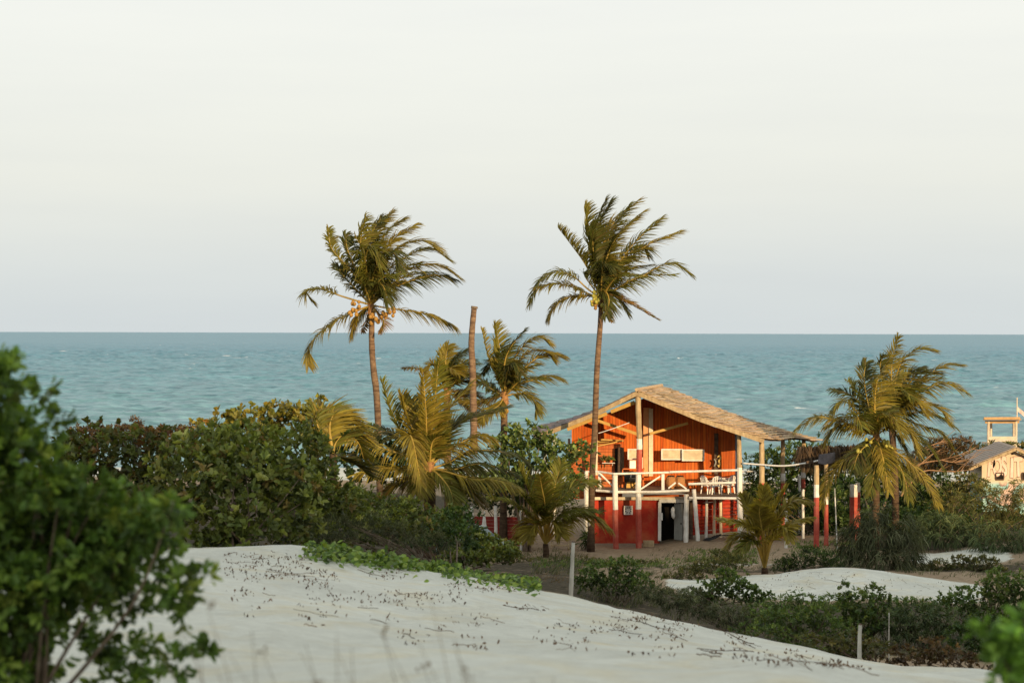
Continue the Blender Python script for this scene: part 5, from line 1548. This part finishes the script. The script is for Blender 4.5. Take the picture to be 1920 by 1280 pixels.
tr = thing('deck_table', 'small pale table between the white chairs on the deck', 'table', tb)
mb = MB(); mb.box(tb + Vector((0, 0, .72)), (.9, .7, .04)); mb.build('table_top', M['plastic'], tr)
for sx in (-1, 1):
    for sy in (-1, 1):
        mb = MB(); mb.bar(tb + Vector((sx * .38, sy * .28, .7)), tb + Vector((sx * .4, sy * .3, 0)), .06, .05); mb.build('leg', M['plastic'], tr)

# stove / barrel barbecue on the left deck
sb = at(1184, 916, 96.2); sb.z = dzL
st = thing('barrel_stove', 'round black stove behind the left deck railing', 'stove', sb)
mb = MB()
mb.tube([sb + Vector((-.35, 0, .55)), sb + Vector((.35, 0, .55))], .26, 14); mb.build('drum', M['black'], st, smooth=False)
for sx in (-1, 1):
    mb = MB(); mb.bar(sb + Vector((sx * .25, -.15, .35)), sb + Vector((sx * .3, -.18, 0)), .05); mb.bar(sb + Vector((sx * .25, .15, .35)), sb + Vector((sx * .3, .18, 0)), .05); mb.build('leg', M['black'], st)
mb = MB(); P = [sb + Vector((.12 + .17 * math.cos(t), -.27, .6 + .17 * math.sin(t))) for t in np.linspace(-.3, 3.4, 14)]; mb.tube(P, .025, 6); mb.build('handle', M['plastic'], st)
# kitchen counter with clutter
cb = at(1186, 885, 97.0); cb.z = dzL
ct = thing('kitchen_counter', 'wooden kitchen counter against the orange wall on the deck', 'counter', cb)
mb = MB(); mb.box(cb + Vector((0, 0, .9)), (1.15, .45, .05)); mb.build('counter_top', M['terracotta'], ct)
for sx in (-1, 1):
    mb = MB(); mb.bar(cb + Vector((sx * .5, 0, .88)), cb + Vector((sx * .5, 0, 0)), .08, .3); mb.build('leg', M['terracotta'], ct)
def box_thing(name, label, cat, c, size, mat, lidmat=None, group=None):
    o = thing(name, label, cat, c, group)
    mb = MB(); mb.box(Vector(c) + Vector((0, 0, size[2] / 2)), size, .15); mb.build('body', M[mat], o)
    mb = MB(); mb.box(Vector(c) + Vector((0, 0, size[2] + .02)), (size[0] * 1.06, size[1] * 1.06, .03), .15); mb.build('lid', M[lidmat or mat], o)
    return o
ctop = cb.z + .925
box_thing('storage_box', 'pale box on the kitchen counter left of the ridge post', 'box', (cb.x - .02, 96.95, ctop), (.3, .25, .36), 'plastic', 'cream')
box_thing('storage_box', 'cream carton at the right end of the kitchen counter', 'box', (cb.x + .36, 96.95, ctop), (.24, .22, .5), 'cream')
box_thing('storage_box', 'wide yellowish crate under the kitchen counter', 'box', (cb.x - .1, 96.75, cb.z), (.5, .3, .3), 'rafter')
# wall shelf with potted plants
sh = at(1141, 867.5, 96.85)
so = thing('wall_shelf', 'narrow white shelf on the plank kitchen wall', 'shelf', sh)
mb = MB(); mb.box(sh, (.62, .2, .03)); mb.build('board', M['white'], so)
mb = MB(); mb.bar(sh + Vector((-.2, .08, 0)), sh + Vector((-.2, .09, -.14)), .02); mb.bar(sh + Vector((.2, .08, 0)), sh + Vector((.2, .09, -.14)), .02); mb.build('bracket', M['white'], so)
def pot_plant(label, c, r, h, pal, leafL, strap):
    o = thing('potted_plant', label, 'plant', c)
    mb = MB(); mb.tube([c, c + Vector((0, 0, h))], [r * .75, r], 10); mb.build('pot', M['terracotta'], o)
    n = 40
    P = np.repeat(np.array(c + Vector((0, 0, h)))[None], n, 0) + rng.normal(0, r * .4, (n, 3))
    d = nrm(rng.normal(0, .6, (n, 3)) + np.array([0, 0, .9]))
    V, Q, C = leaf_arrays(P, d, rng.normal(0, 1, (n, 3)), np.full(n, leafL) * rng.uniform(.6, 1.2, n), np.full(n, leafL * .3), pick(pal, n))
    quads_mesh('leaves', V, Q, C, M['leaf'], o)
pot_plant('slim yellowish potted plant at the left of the wall shelf', sh + Vector((-.2, 0, .016)), .06, .1, 'olive', .28, True)
pot_plant('bushy green potted plant at the right of the wall shelf', sh + Vector((.12, 0, .016)), .08, .12, 'mid', .2, False)
M['basket'] = surf_mat('brown_wicker', (.3, .13, .05), (.46, .22, .08), 14, .85, .4)
# buoys / fish traps of wicker hanging behind the railing
for (x, y, lab) in ((1258, 898, 'left wicker basket standing behind the crossed deck braces'), (1275, 897, 'right wicker basket standing behind the crossed deck braces')):
    c = at(x, 900, 96.2); c.z = dzL
    o = thing('wicker_basket', lab, 'basket', c)
    mb = MB(); mb.tube([c, c + Vector((0, 0, .25)), c + Vector((0, 0, .5)), c + Vector((0, 0, .6))], [.2, .26, .24, .16], 12, wob=.05); mb.build('body', M['basket'], o)
    mb = MB(); mb.tube([c + Vector((.16 * math.cos(t), .16 * math.sin(t), .61)) for t in np.linspace(0, 6.28, 16)], .02, 5); mb.build('rim', M['darkwood'], o)

# crate by the wall, steps, boards, hose
cr = at(1216, 1009, 95.3); cr.z = gz(cr.x, cr.y)
o = thing('wooden_crate', 'slatted wooden crate on the sand against the red wall', 'crate', cr)
mb = MB()
for k in range(3): mb.box(cr + Vector((0, -.16, .06 + .1 * k)), (.5, .02, .07)); mb.box(cr + Vector((0, .16, .06 + .1 * k)), (.5, .02, .07))
mb.build('slats', M['timber'], o)
mb = MB()
for sx in (-1, 1): mb.box(cr + Vector((sx * .24, 0, .15)), (.03, .3, .3))
mb.build('end_panel', M['timber'], o)
sp = at(1050, 1016, 93.6); sp.z = gz(sp.x, sp.y)
o = thing('wooden_steps', 'open wooden steps left of the red lower wall', 'steps', sp)
for k in range(4):
    mb = MB(); mb.box(sp + Vector((.02 * k, .26 * k, .18 + .22 * k)), (.85, .2, .05), .05); mb.build('tread', M['timber'], o)
for sx in (-1, 1):
    mb = MB(); mb.bar(sp + Vector((sx * .4, -.1, 0)), sp + Vector((sx * .4 + .06, .95, .9)), .05, .16); mb.build('stringer', M['timber'], o)
hp = at(1330, 1000, 94.6); hp.z = gz(hp.x, hp.y)
mb = MB()
for k in range(3):
    mb.tube([hp + Vector(((.3 + .03 * k) * math.cos(t) + .1 * k, .26 * math.sin(t), .03 + .035 * k + .2 * max(0, math.cos(t)))) for t in np.linspace(0, 6.28, 24)], .025, 6)
mb.tube(bez([hp + Vector((.3, 0, .2)), hp + Vector((.9, .1, .25)), hp + Vector((1.4, -.2, .08))], 14), .025, 6)
tag(mb.build('garden_hose', M['black'], None, smooth=True), 'coiled black hose on the ground under the deck', 'hose')

# long bent white pipe slung from the house corner
mb = MB()
mb.tube(bez([at(1392, 868, 94.1), at(1430, 871, 93.6), at(1470, 873, 93.0), at(1510, 868, 92.4), at(1548, 860, 92.0)], 30), .04, 8)
tag(mb.build('sagging_pipe', M['plastic'], None, smooth=True), 'long sagging white pipe slung between deck corner post and shelter', 'pipe')

# ---------------------------------------------------------- red pillared shelter to the right
sl_b = at(1530, 1008, 91); sl_b.z = gz(sl_b.x, sl_b.y)
shel = thing('thatched_shelter', 'small thatched shelter on red and white pillars beside the house', 'shelter', sl_b)
def spillar(x, y0, y1, Y, r, split, square=False, bandtop=None):
    a, b = at(x, y0, Y), at(x, y1, Y); b.z = gz(b.x, b.y) - .05
    c = at(x, split, Y)
    t = at(x, bandtop, Y) if bandtop else None
    mb = MB()
    if square:
        mb.bar(c, a, r * 2.1, r * 2.0, up=(0, 1, 0)); o = mb.build('pillar', M['white'], shel)
        mb = MB(); mb.bar(b, c, r * 2.14, r * 2.04, up=(0, 1, 0)); mb.build('painted_base', M['redpost'], o)
    else:
        mb.log(c if not t else t, a, r, r * .9, 9, 5, .01); o = mb.build('pillar', M['timber' if t else 'white'], shel)
        if t: mb = MB(); mb.log(c, t, r * 1.05, r, 9, 3); mb.build('painted_band', M['white'], o)
        mb = MB(); mb.log(b, c, r * 1.1, r, 9, 5, .01); mb.build('painted_base', M['redpost'], o)
spillar(1531, 872, 1008, 91, .12, 932, bandtop=908)
spillar(1549, 868, 1000, 92.5, .1, 945, bandtop=930)
spillar(1600.5, 908, 985, 94, .15, 931, True)
spillar(1608.5, 905, 983, 94.6, .09, 922, True)
mb = MB()
ridge = [at(1500, 842, 93.5), at(1640, 838, 95.5)]
parts = []
n = 2600
t = rng.random(n); sd = rng.random(n)
top = np.array(ridge[0])[None] * (1 - t[:, None]) + np.array(ridge[1])[None] * t[:, None]
dwn = np.stack([rng.normal(-.1, .25, n), np.where(sd < .6, -1.0, 1.0) * rng.uniform(.6, 1.1, n), -rng.uniform(.35, .75, n)], 1)
L = rng.uniform(.4, 1.15, n)
tt = np.linspace(0, 1, 4)[None, :, None]
Cc = top[:, None] + rng.normal(0, .08, (n, 1, 3)) + dwn[:, None] * L[:, None, None] * tt + np.array([0, 0, -.35]) * L[:, None, None] * tt ** 2
V, Q, C = ribbon_arrays(Cc, np.array([[.04, .05, .04, .012]]).repeat(n, 0), nrm(rng.normal(0, 1, (n, 1, 3))), np.array([.13, .085, .05]) * rng.uniform(.5, 1.5, (n, 1)))
quads_mesh('thatch_roof', V, Q, C, M['leaf_dull'], shel)
mb = MB(); mb.bar(at(1512, 866, 92), at(1640, 862, 94.5), .1, .1); mb.build('roof_beam', M['darkwood'], shel)
mb = MB()
vs = [at(1536, 852, 91.4), at(1566, 848, 92.4), at(1566, 866, 92.6), at(1548, 871, 91.6), at(1534, 868, 91.2)]
mb.add(vs + [v + Vector((0, .1, 0)) for v in vs], [(0, 1, 2, 3, 4), (9, 8, 7, 6, 5)] + [(i, 5 + i, 5 + (i + 1) % 5, (i + 1) % 5) for i in range(5)])
mb.build('tarpaulin', surf_mat('navy_tarp', (.012, .016, .03), (.03, .035, .06), 4, .6, .3), shel)
# dim benches and table below the house roof
def bench(label, px, py, Y, w, h, mat):
    c = at(px, py, Y); c.z = gz(c.x, c.y)
    hh = max(.4, h)
    o = thing('outdoor_table', label, 'table', c, 'tables under the house roof')
    mb = MB(); mb.box(c + Vector((0, 0, hh)), (w, .6, .05)); mb.build('table_top', M[mat], o)
    for sx in (-1, 1):
        mb = MB(); mb.bar(c + Vector((sx * w * .42, 0, hh)), c + Vector((sx * w * .42, 0, 0)), .07, .4); mb.build('leg', M[mat], o)
bench('grey table in the shade left of the striped middle post', 1448, 930, 100, 1.2, 1.25, 'greydoor')
bench('pale low table in the shade beside the last roof post', 1490, 930, 101, 1.0, 1.2, 'greydoor')
bv = at(1452, 945, 94); bv.z = gz(bv.x, bv.y)
for (x, y, Y) in ((1498, 900, 96), ):
    pass
for x, y0, y1, Y, lab in ((1506, 918, 936, 95, 'short white stake in the dark bush below the last roof post'), (1474, 935, 948, 90, 'short white stake just right of the stiff young palm'), (1499, 892, 908, 98, 'thin white stake left of the last roof post')):
    a, b = at(x, y0, Y), at(x, y1, Y)
    b.z = gz(b.x, b.y) - .05
    o = thing('stake', lab, 'stake', b, 'white stakes near the shelter')
    mb = MB(); mb.log(b, a, .07, .065, 7, 4, .01); mb.build('shaft', M['white'], o)
    mb = MB(); mb.ball(a, .066, 7, 5, (1, 1, 1), (1, 1, .5)); mb.build('cap', M['white'], o)
a, b = at(1565, 915, 90), at(1570, 998, 90); b.z = gz(b.x, b.y) - .05
o = thing('thin_pole', 'thin pale green striped pole leaning right of the red pillars', 'pole', b)
for k in range(7):
    mb = MB(); mb.log(lerp(b, a, k / 7), lerp(b, a, (k + 1) / 7), .028, .028, 6, 1); mb.build('pole_segment', M['white'] if k % 2 else M['glass_green'] if 'glass_green' in M else M['greydoor'], o)
shrub('dark leafy bush behind the stiff young palm under the house eave', 97, [(1455, 945, 44, 26), (1500, 938, 44, 24), (1420, 930, 26, 40), (1540, 960, 40, 30), (1410, 900, 14, 28)],
      .15, .06, 'deep', cat='bush', dens=.5, per=7)

# ---------------------------------------------------------- left: red wall with white posts, parasol, car
gw = at(945, 1000, 92); gw.z = gz(gw.x, gw.y)
w = thing('garden_wall', 'low dark red plank wall with white posts left of the house', 'wall', gw)
mb = MB()
a, b = at(868, 1002, 92.5), at(992, 1002, 91.8)
for k in range(8):
    z = gz(a.x, a.y) + .08 + k * .165
    mb.bar(Vector((a.x, a.y, z)), Vector((b.x, b.y, z + .02)), .05, .155)
mb.build('planks', surf_mat('dark_red_planks', (.2, .02, .015), (.3, .035, .025), 3, .8, .3), w)
for x, y0, y1 in ((930, 948, 1001), (978, 952, 1000), (886, 950, 1000)):
    mb = MB(); p = at(x, y1, 91.6); p.z = gz(p.x, p.y) - .05
    mb.log(p, at(x - 1, y0, 91.6), .075, .07, 8, 4, .01); mb.build('post', M['white'], w)
pp = at(908, 1004, 88); pp.z = gz(pp.x, pp.y)
o = thing('closed_parasol', 'folded white beach parasol standing before the dark red wall', 'parasol', pp)
mb = MB(); mb.tube([pp, pp + Vector((0, 0, 2.0))], .02, 6); mb.build('pole', M['white'], o)
mb = MB()
zt = at(908, 962, 88).z
vs = []
for j, (zz, r) in enumerate(((zt, .02), (zt - .25, .07), (zt - .7, .13), (zt - 1.05, .16), (zt - 1.1, .14))):
    for k in range(14):
        t = 2 * math.pi * k / 14; rr = r * (1 if k % 2 else .7)
        vs.append(Vector((pp.x + rr * math.cos(t), pp.y + rr * math.sin(t), zz)))
mb.add(vs, [(j * 14 + k, (j + 1) * 14 + k, (j + 1) * 14 + (k + 1) % 14, j * 14 + (k + 1) % 14) for j in range(4) for k in range(14)])
mb.build('canopy', M['white'], o)
mb = MB(); mb.ball(Vector((pp.x, pp.y, zt + .05)), .04, 7, 5); mb.build('finial', M['white'], o)


def car():
    c = at(890, 1046, 84); c.z = gz(c.x, c.y)
    root = thing('parked_car', 'pale car half hidden behind the dark bush left of the yard', 'car', c)
    R = Matrix.Rotation(math.radians(-38), 3, 'Z')
    T = lambda x, y, z: c + R @ Vector((x, y, z))
    paint = surf_mat('pale_car_paint', (.4, .46, .45), (.48, .53, .51), 2, .3, 0, spec=.5)
    def loft(secs, name, mat):
        """secs: list of (x, [(y, z)...])"""
        mb = MB(); n = len(secs[0][1])
        vs = [T(x, y, z) for x, pr in secs for y, z in pr]
        fs = [(i * n + k, i * n + (k + 1) % n, (i + 1) * n + (k + 1) % n, (i + 1) * n + k) for i in range(len(secs) - 1) for k in range(n)]
        fs += [tuple(range(n - 1, -1, -1)), tuple((len(secs) - 1) * n + k for k in range(n))]
        mb.add(vs, fs); return mb.build(name, mat, root, smooth=False)
    def sec(w, z0, z1, sh=.08): return [(-w, z0), (w, z0), (w, z1 - sh), (w - sh, z1), (-w + sh, z1), (-w, z1 - sh)]
    loft([(-1.8, sec(.7, .45, .8)), (-1.6, sec(.78, .3, .95)), (-.6, sec(.8, .28, .97)), (.7, sec(.8, .28, .96)), (1.6, sec(.76, .3, .86)), (1.82, sec(.66, .4, .7))], 'body', paint)
    loft([(-1.5, sec(.66, .95, 1.0, .03)), (-1.15, sec(.62, .95, 1.4, .08)), (.1, sec(.6, .95, 1.43, .08)), (.75, sec(.66, .95, 1.0, .03))], 'cabin', M['glass'])
    loft([(-1.2, sec(.63, 1.38, 1.43, .03)), (-.5, sec(.62, 1.4, 1.47, .04)), (.12, sec(.6, 1.4, 1.45, .03))], 'roof', paint)
    for x in (-1.1, 1.15):
        for y in (-.78, .78):
            mb = MB(); mb.tube([T(x, y - .09, .3), T(x, y + .09, .3)], .3, 16); w_ = mb.build('wheel', M['black'], root)
            mb = MB(); mb.tube([T(x, y - .1, .3), T(x, y + .1, .3)], .17, 12); mb.build('rim', M['greydoor'], w_)
    for y in (-.5, .5):
        mb = MB(); mb.ball(T(1.76, y, .68), .1, 8, 6); mb.build('headlight', M['plastic'], root)
M['glass'] = surf_mat('car_glass', (.05, .08, .08), (.09, .13, .13), 2, .1, 0, spec=.6)
car()

# ---------------------------------------------------------- fence posts
def fence_post(label, x0, y0, x1, y1, Y, r):
    a, b = at(x0, y0, Y), at(x1, y1, Y)
    b.z = min(b.z, gz(b.x, b.y)) - .1
    o = thing('fence_post', label, 'post', b, 'old fence posts along the dune')
    mb = MB(); mb.log(b, a, r * 1.15, r * .85, 9, 8, .015); mb.build('shaft', M['oldpost'], o, smooth=True)
    mb = MB(); mb.log(a - Vector((0, 0, .002)), a + Vector((.004, 0, .03)), r * .84, r * .6, 9, 1, 0, .15); mb.build('weathered_top', M['twig'], o)
    return o
M['oldpost'] = surf_mat('weathered_post', (.38, .36, .32), (.58, .56, .5), 5, .9, .4, stretch=(1, 1, .3), dirt=(.22, .19, .15))
fence_post('tall grey fence post at the dune edge below the young palm', 1075, 1016, 1070, 1110, 47.5, .05)
fence_post('short pale fence post rising from the bushes by the dune foot', 1613, 1171, 1612, 1240, 40, .042)
fence_post('thin fence post beside the blurred sprig at lower right', 1866, 1232, 1867, 1284, 30, .022)
fence_post('thin dark stick of a post between the bushes of the hollow', 1667, 1148, 1667, 1190, 46, .014)

# ---------------------------------------------------------- watch tower, flag, painted hut on the right
wb = at(1878, 860, 122); wb.z = gz(wb.x, wb.y)
tw = thing('watch_tower', 'wooden lookout tower with slatted flat roof above the hedge', 'tower', wb)
M['tower_wood'] = surf_mat('tower_wood', (.42, .26, .12), (.56, .36, .18), 5, .85, .3)
M['pale_wood'] = surf_mat('pale_wood', (.55, .46, .36), (.7, .6, .48), 5, .85, .3)
for x, Y in ((1853, 121), (1905, 121), (1858, 123), (1901, 123)):
    mb = MB(); b = at(x, 900, Y); b.z = gz(b.x, b.y) - .1
    mb.log(b, at(x, 789, Y), .09, .085, 8, 6, .01); mb.build('post', M['pale_wood'], tw)
mb = MB()
for k in range(22):
    x = 1846 + k * 66 / 21
    mb.bar(at(x, 786.5 + 1.0 * (k % 2) * 0, 120.4), at(x + .5, 785, 123.6), .16, .06)
mb.build('roof_slats', M['tower_wood'], tw)
mb = MB()
mb.bar(at(1845, 784, 120.3), at(1912, 783.5, 120.3), .12, .14); mb.bar(at(1845, 784, 123.6), at(1912, 783.5, 123.6), .12, .14)
mb.bar(at(1847, 791, 121), at(1911, 790.5, 121), .08, .16)
mb.build('roof_beam', M['tower_wood'], tw)
mb = MB()
mb.bar(at(1853, 819.5, 120.95), at(1905, 819.5, 120.95), .06, .1); mb.bar(at(1853, 822.5, 120.95), at(1905, 822.5, 120.95), .04, .1); mb.bar(at(1853, 826, 120.95), at(1905, 826, 120.95), .04, .1)
mb.build('guard_rail', M['pale_wood'], tw)
mb = MB(); mb.box((wb.x, 122, at(1878, 831, 122).z), (1.9, 2.2, .1)); mb.build('platform', M['pale_wood'], tw)
mb = MB(); a = at(1907, 786, 122.4); mb.tube([a, at(1907, 745, 122.4)], .035, 6)
fp = mb.build('flag_pole', M['pale_wood'], tw)
mb = MB(); p = at(1908, 762, 122.4)
g = [[p + Vector((.08 * i, .04 * math.sin(i * 1.3), -.07 * i - .09 * j)) for i in range(8)] for j in range(4)]
mb.add([v for r in g for v in r], [(j * 8 + i, j * 8 + i + 1, (j + 1) * 8 + i + 1, (j + 1) * 8 + i) for j in range(3) for i in range(7)])
mb.build('flag', surf_mat('faded_pink_flag', (.6, .4, .36), (.72, .55, .5), 3, .8, 0), fp)

hb = at(1905, 930, 106); hb.z = gz(hb.x, hb.y)
hut = thing('painted_hut', 'small beach hut with pink and blue graffiti gable at the right edge', 'hut', hb)
HY_ = 106.0
def hut_mat():
    m, nt, nd, lk, out = new_mat('hut_mural')
    tc = nd.new('ShaderNodeTexCoord')
    sp_ = nd.new('ShaderNodeSeparateXYZ'); lk.new(tc.outputs['Object'], sp_.inputs[0])
    n = noise_node(nd, lk, .9, 5, .6, tc.outputs['Object'], 1.2)
    n2 = noise_node(nd, lk, 3, 6, .7, tc.outputs['Object'])
    low = ramp(nd, lk, n.outputs['Fac'], [(.42, (.62, .44, .37)), (.46, (.2, .14, .13)), (.48, (.27, .5, .52)), (.62, (.4, .6, .6))])
    top = ramp(nd, lk, n2.outputs['Fac'], [(.3, (.6, .47, .34)), (.7, (.68, .56, .42))])
    mr = nd.new('ShaderNodeMapRange'); mr.inputs['From Min'].default_value = 1.55; mr.inputs['From Max'].default_value = 1.75
    lk.new(sp_.outputs['Z'], mr.inputs['Value'])
    c = mix(nd, lk, low.outputs['Color'], top.outputs['Color'], mr.outputs['Result'])
    p_ = nd.new('ShaderNodeBsdfPrincipled'); lk.new(c, p_.inputs['Base Color']); p_.inputs['Roughness'].default_value = .85
    lk.new(p_.outputs['BSDF'], out.inputs['Surface'])
    return m
hx0, hx1, hap = at(1841, 900, HY_).x, at(1968, 900, HY_).x, at(1904, 846, HY_)
ze = at(1841, 872, HY_).z
mb = MB()
fr = [Vector((hx0, HY_, hb.z - .2)), Vector((hx1, HY_, hb.z - .2)), Vector((hx1, HY_, ze)), hap, Vector((hx0, HY_, ze))]
bk = [p + Vector((.4, 4.5, 0)) for p in fr]
mb.add(fr + bk, [(0, 1, 2, 3, 4), (9, 8, 7, 6, 5)] + [(i, 5 + i, 5 + (i + 1) % 5, (i + 1) % 5) for i in range(5)])
mb.build('wall', hut_mat(), hut)
for x0, x1, y0, y1 in ((1867, 1882, 886, 899), (1916, 1930, 886, 899)):
    mb = MB(); a, b = at(x0, y0, HY_ - .03), at(x1, y1, HY_ - .03)
    mb.bar(Vector((a.x, a.y, a.z)), Vector((b.x, a.y, a.z)), .06, .06); mb.bar(Vector((a.x, a.y, b.z)), Vector((b.x, a.y, b.z)), .06, .06)
    mb.bar(Vector((a.x, a.y, a.z - .03)), Vector((a.x, a.y, b.z + .03)), .06, .06); mb.bar(Vector((b.x, a.y, a.z - .03)), Vector((b.x, a.y, b.z + .03)), .06, .06)
    wf = mb.build('window', M['darkwood'], hut)
    mb = MB(); mb.add([a + Vector((0, .012, 0)), Vector((b.x, a.y + .012, a.z)), b + Vector((0, .012, 0)), Vector((a.x, a.y + .012, b.z))], [(0, 3, 2, 1)])
    mb.build('pane', M['dark'], wf)
# roof: two corrugated grey-brown slopes with timber barge boards
mb = MB()
apex = at(1905, 838, HY_ - .5); el = at(1817, 876, HY_ - .5); er = at(1993, 876, HY_ - .5)
bkv = Vector((.45, 5.6, 0))
rows = 16
for e, sg in ((el, -1), (er, 1)):
    for k in range(rows):
        t0, t1 = k / rows, (k + 1) / rows
        for j in range(2):
            pass
        a, b = lerp(apex, e, t0), lerp(apex, e, min(1.02, t1 + .02))
        up0, up1 = Vector((0, 0, .02)), Vector((0, 0, .05))
        mb.add([a + up0, a + bkv + up0, b + bkv + up1, b + up1] + [p - Vector((0, 0, .04)) for p in (a + up0, a + bkv + up0, b + bkv + up1, b + up1)],
               [(0, 1, 2, 3), (7, 6, 5, 4), (0, 3, 7, 4), (1, 5, 6, 2), (3, 2, 6, 7), (0, 4, 5, 1)])
mb.build('roof', surf_mat('hut_roof_tiles', (.27, .21, .17), (.42, .33, .26), 5, .9, .5), hut)
mb = MB()
for e in (el, er): mb.bar(apex + Vector((0, -.02, -.1)), e + Vector((0, -.02, -.1)), .06, .14)
mb.build('barge_board', M['timber'], hut)
mb = MB(); mb.ball(at(1900, 850, HY_ - .1), .06, 7, 5); mb.build('lamp', M['black'], hut)


def graffiti():
    """fat rounded letters: dark outline sheet with a pink fill 6 mm before it"""
    pink = surf_mat('graffiti_pink', (.74, .52, .43), (.82, .62, .53), 2, .8, 0)
    ink = surf_mat('graffiti_outline', (.24, .15, .11), (.3, .19, .15), 4, .8, 0)
    for word, xs in (('POSITI', (1857, 1870, 1884, 1897, 1910, 1924)),):
        for ch, x in zip(word, xs):
            for grow, mat, dy, nm in ((.08, ink, .018, 'letter_outline'), (.05, pink, .026, 'letter')):
                cu = bpy.data.curves.new('letter', 'FONT')
                cu.body = ch; cu.size = 1.16; cu.offset = grow; cu.align_x = 'CENTER'; cu.extrude = .002; cu.resolution_u = 4
                tmp = bpy.data.objects.new('tmp', cu); COL.objects.link(tmp)
                dg = bpy.context.evaluated_depsgraph_get()
                me = bpy.data.meshes.new_from_object(tmp.evaluated_get(dg))
                bpy.data.objects.remove(tmp, do_unlink=True)
                yb = {'P': 891, 'O': 890, 'S': 890, 'I': 893, 'T': 891}[ch]
                p = at(x, yb, HY_ - dy)
                sx = {'P': .6, 'O': .52, 'S': .54, 'I': .75, 'T': .64}[ch]
                rot = Matrix.Rotation({'P': .08, 'O': .0, 'S': -.06, 'I': .03, 'T': -.04}[ch], 4, 'Y')
                me.transform(Matrix.Translation(p) @ rot @ Matrix.Diagonal((sx, 1, 1.18, 1)) @ Matrix.Rotation(math.pi / 2, 4, 'X'))
                me.materials.clear()
                link_mesh(nm, me, mat, hut)
graffiti()

# ------------------------------------------------------------------ light, sky, camera
SUN_EL, SUN_AZ = math.radians(11.0), math.radians(25.0)     # azimuth to the right, behind the viewer
d = Vector((-math.sin(SUN_AZ) * math.cos(SUN_EL), math.cos(SUN_AZ) * math.cos(SUN_EL), -math.sin(SUN_EL)))
sl = bpy.data.lights.new('sun', 'SUN'); sl.energy = 5.4; sl.angle = math.radians(.5); sl.color = (1.0, .72, .39)
so_ = bpy.data.objects.new('sun', sl); COL.objects.link(so_); so_.rotation_euler = d.to_track_quat('-Z', 'Y').to_euler()
so_.location = (40, -60, 60)

wld = bpy.data.worlds.new('World'); scene.world = wld; wld.use_nodes = True
nt = wld.node_tree; nd, lk = nt.nodes, nt.links
nd.clear()
out = nd.new('ShaderNodeOutputWorld'); bg = nd.new('ShaderNodeBackground')
sky = nd.new('ShaderNodeTexSky'); sky.sky_type = 'NISHITA'; sky.sun_disc = False
sky.sun_elevation = SUN_EL; sky.sun_rotation = math.pi - SUN_AZ
sky.air_density = 1.2; sky.dust_density = 3.0; sky.ozone_density = 1.0
tc = nd.new('ShaderNodeTexCoord'); sp_ = nd.new('ShaderNodeSeparateXYZ'); lk.new(tc.outputs['Generated'], sp_.inputs[0])
# a thin even veil of high cloud over the clear sky: pale grey at the sea, nearly white higher up
veil = ramp(nd, lk, sp_.outputs['Z'], [(0.0, (7.55, 8.1, 8.15)), (.03, (7.9, 8.35, 8.25)), (.075, (8.9, 9.05, 8.5)), (.165, (10.0, 10.05, 9.45)), (.45, (9.7, 9.9, 9.4)), (1.0, (7.4, 8.3, 8.4))])
cn = noise_node(nd, lk, 2.2, 5, .55, None)
mpw = nd.new('ShaderNodeMapping'); mpw.inputs['Scale'].default_value = (1, 1, 9); lk.new(tc.outputs['Generated'], mpw.inputs['Vector']); lk.new(mpw.outputs['Vector'], cn.inputs['Vector'])
cr_ = ramp(nd, lk, cn.outputs['Fac'], [(.3, (.955, .96, .975)), (.7, (1.03, 1.027, 1.018))])
vc = mix(nd, lk, veil.outputs['Color'], cr_.outputs['Color'], 1.0, 'MULTIPLY')
fin = mix(nd, lk, sky.outputs['Color'], vc, .88)
lk.new(fin, bg.inputs['Color']); bg.inputs['Strength'].default_value = .1
lk.new(bg.outputs['Background'], out.inputs['Surface'])

cam = bpy.data.cameras.new('camera'); co = bpy.data.objects.new('camera', cam); COL.objects.link(co)
co.matrix_world = Matrix.Translation((0, 0, H)) @ Matrix.Rotation(math.pi / 2, 4, 'X') @ Matrix.Rotation(ROLL, 4, 'Z')
cam.sensor_width = 36; cam.lens = F / 1920 * 36
cam.shift_y = -(640 - HY) / 1920
cam.clip_start = .1; cam.clip_end = 80000
cam.dof.use_dof = True; cam.dof.focus_distance = 93; cam.dof.aperture_fstop = 2.4
scene.camera = co

scene.view_settings.view_transform = 'Standard'
scene.view_settings.look = 'None'
scene.view_settings.exposure = 0
scene.view_settings.gamma = 1
scene.render.engine = 'CYCLES'
scene.cycles.use_denoising = True
scene.cycles.max_bounces = 6
scene.cycles.diffuse_bounces = 3
scene.cycles.transmission_bounces = 3
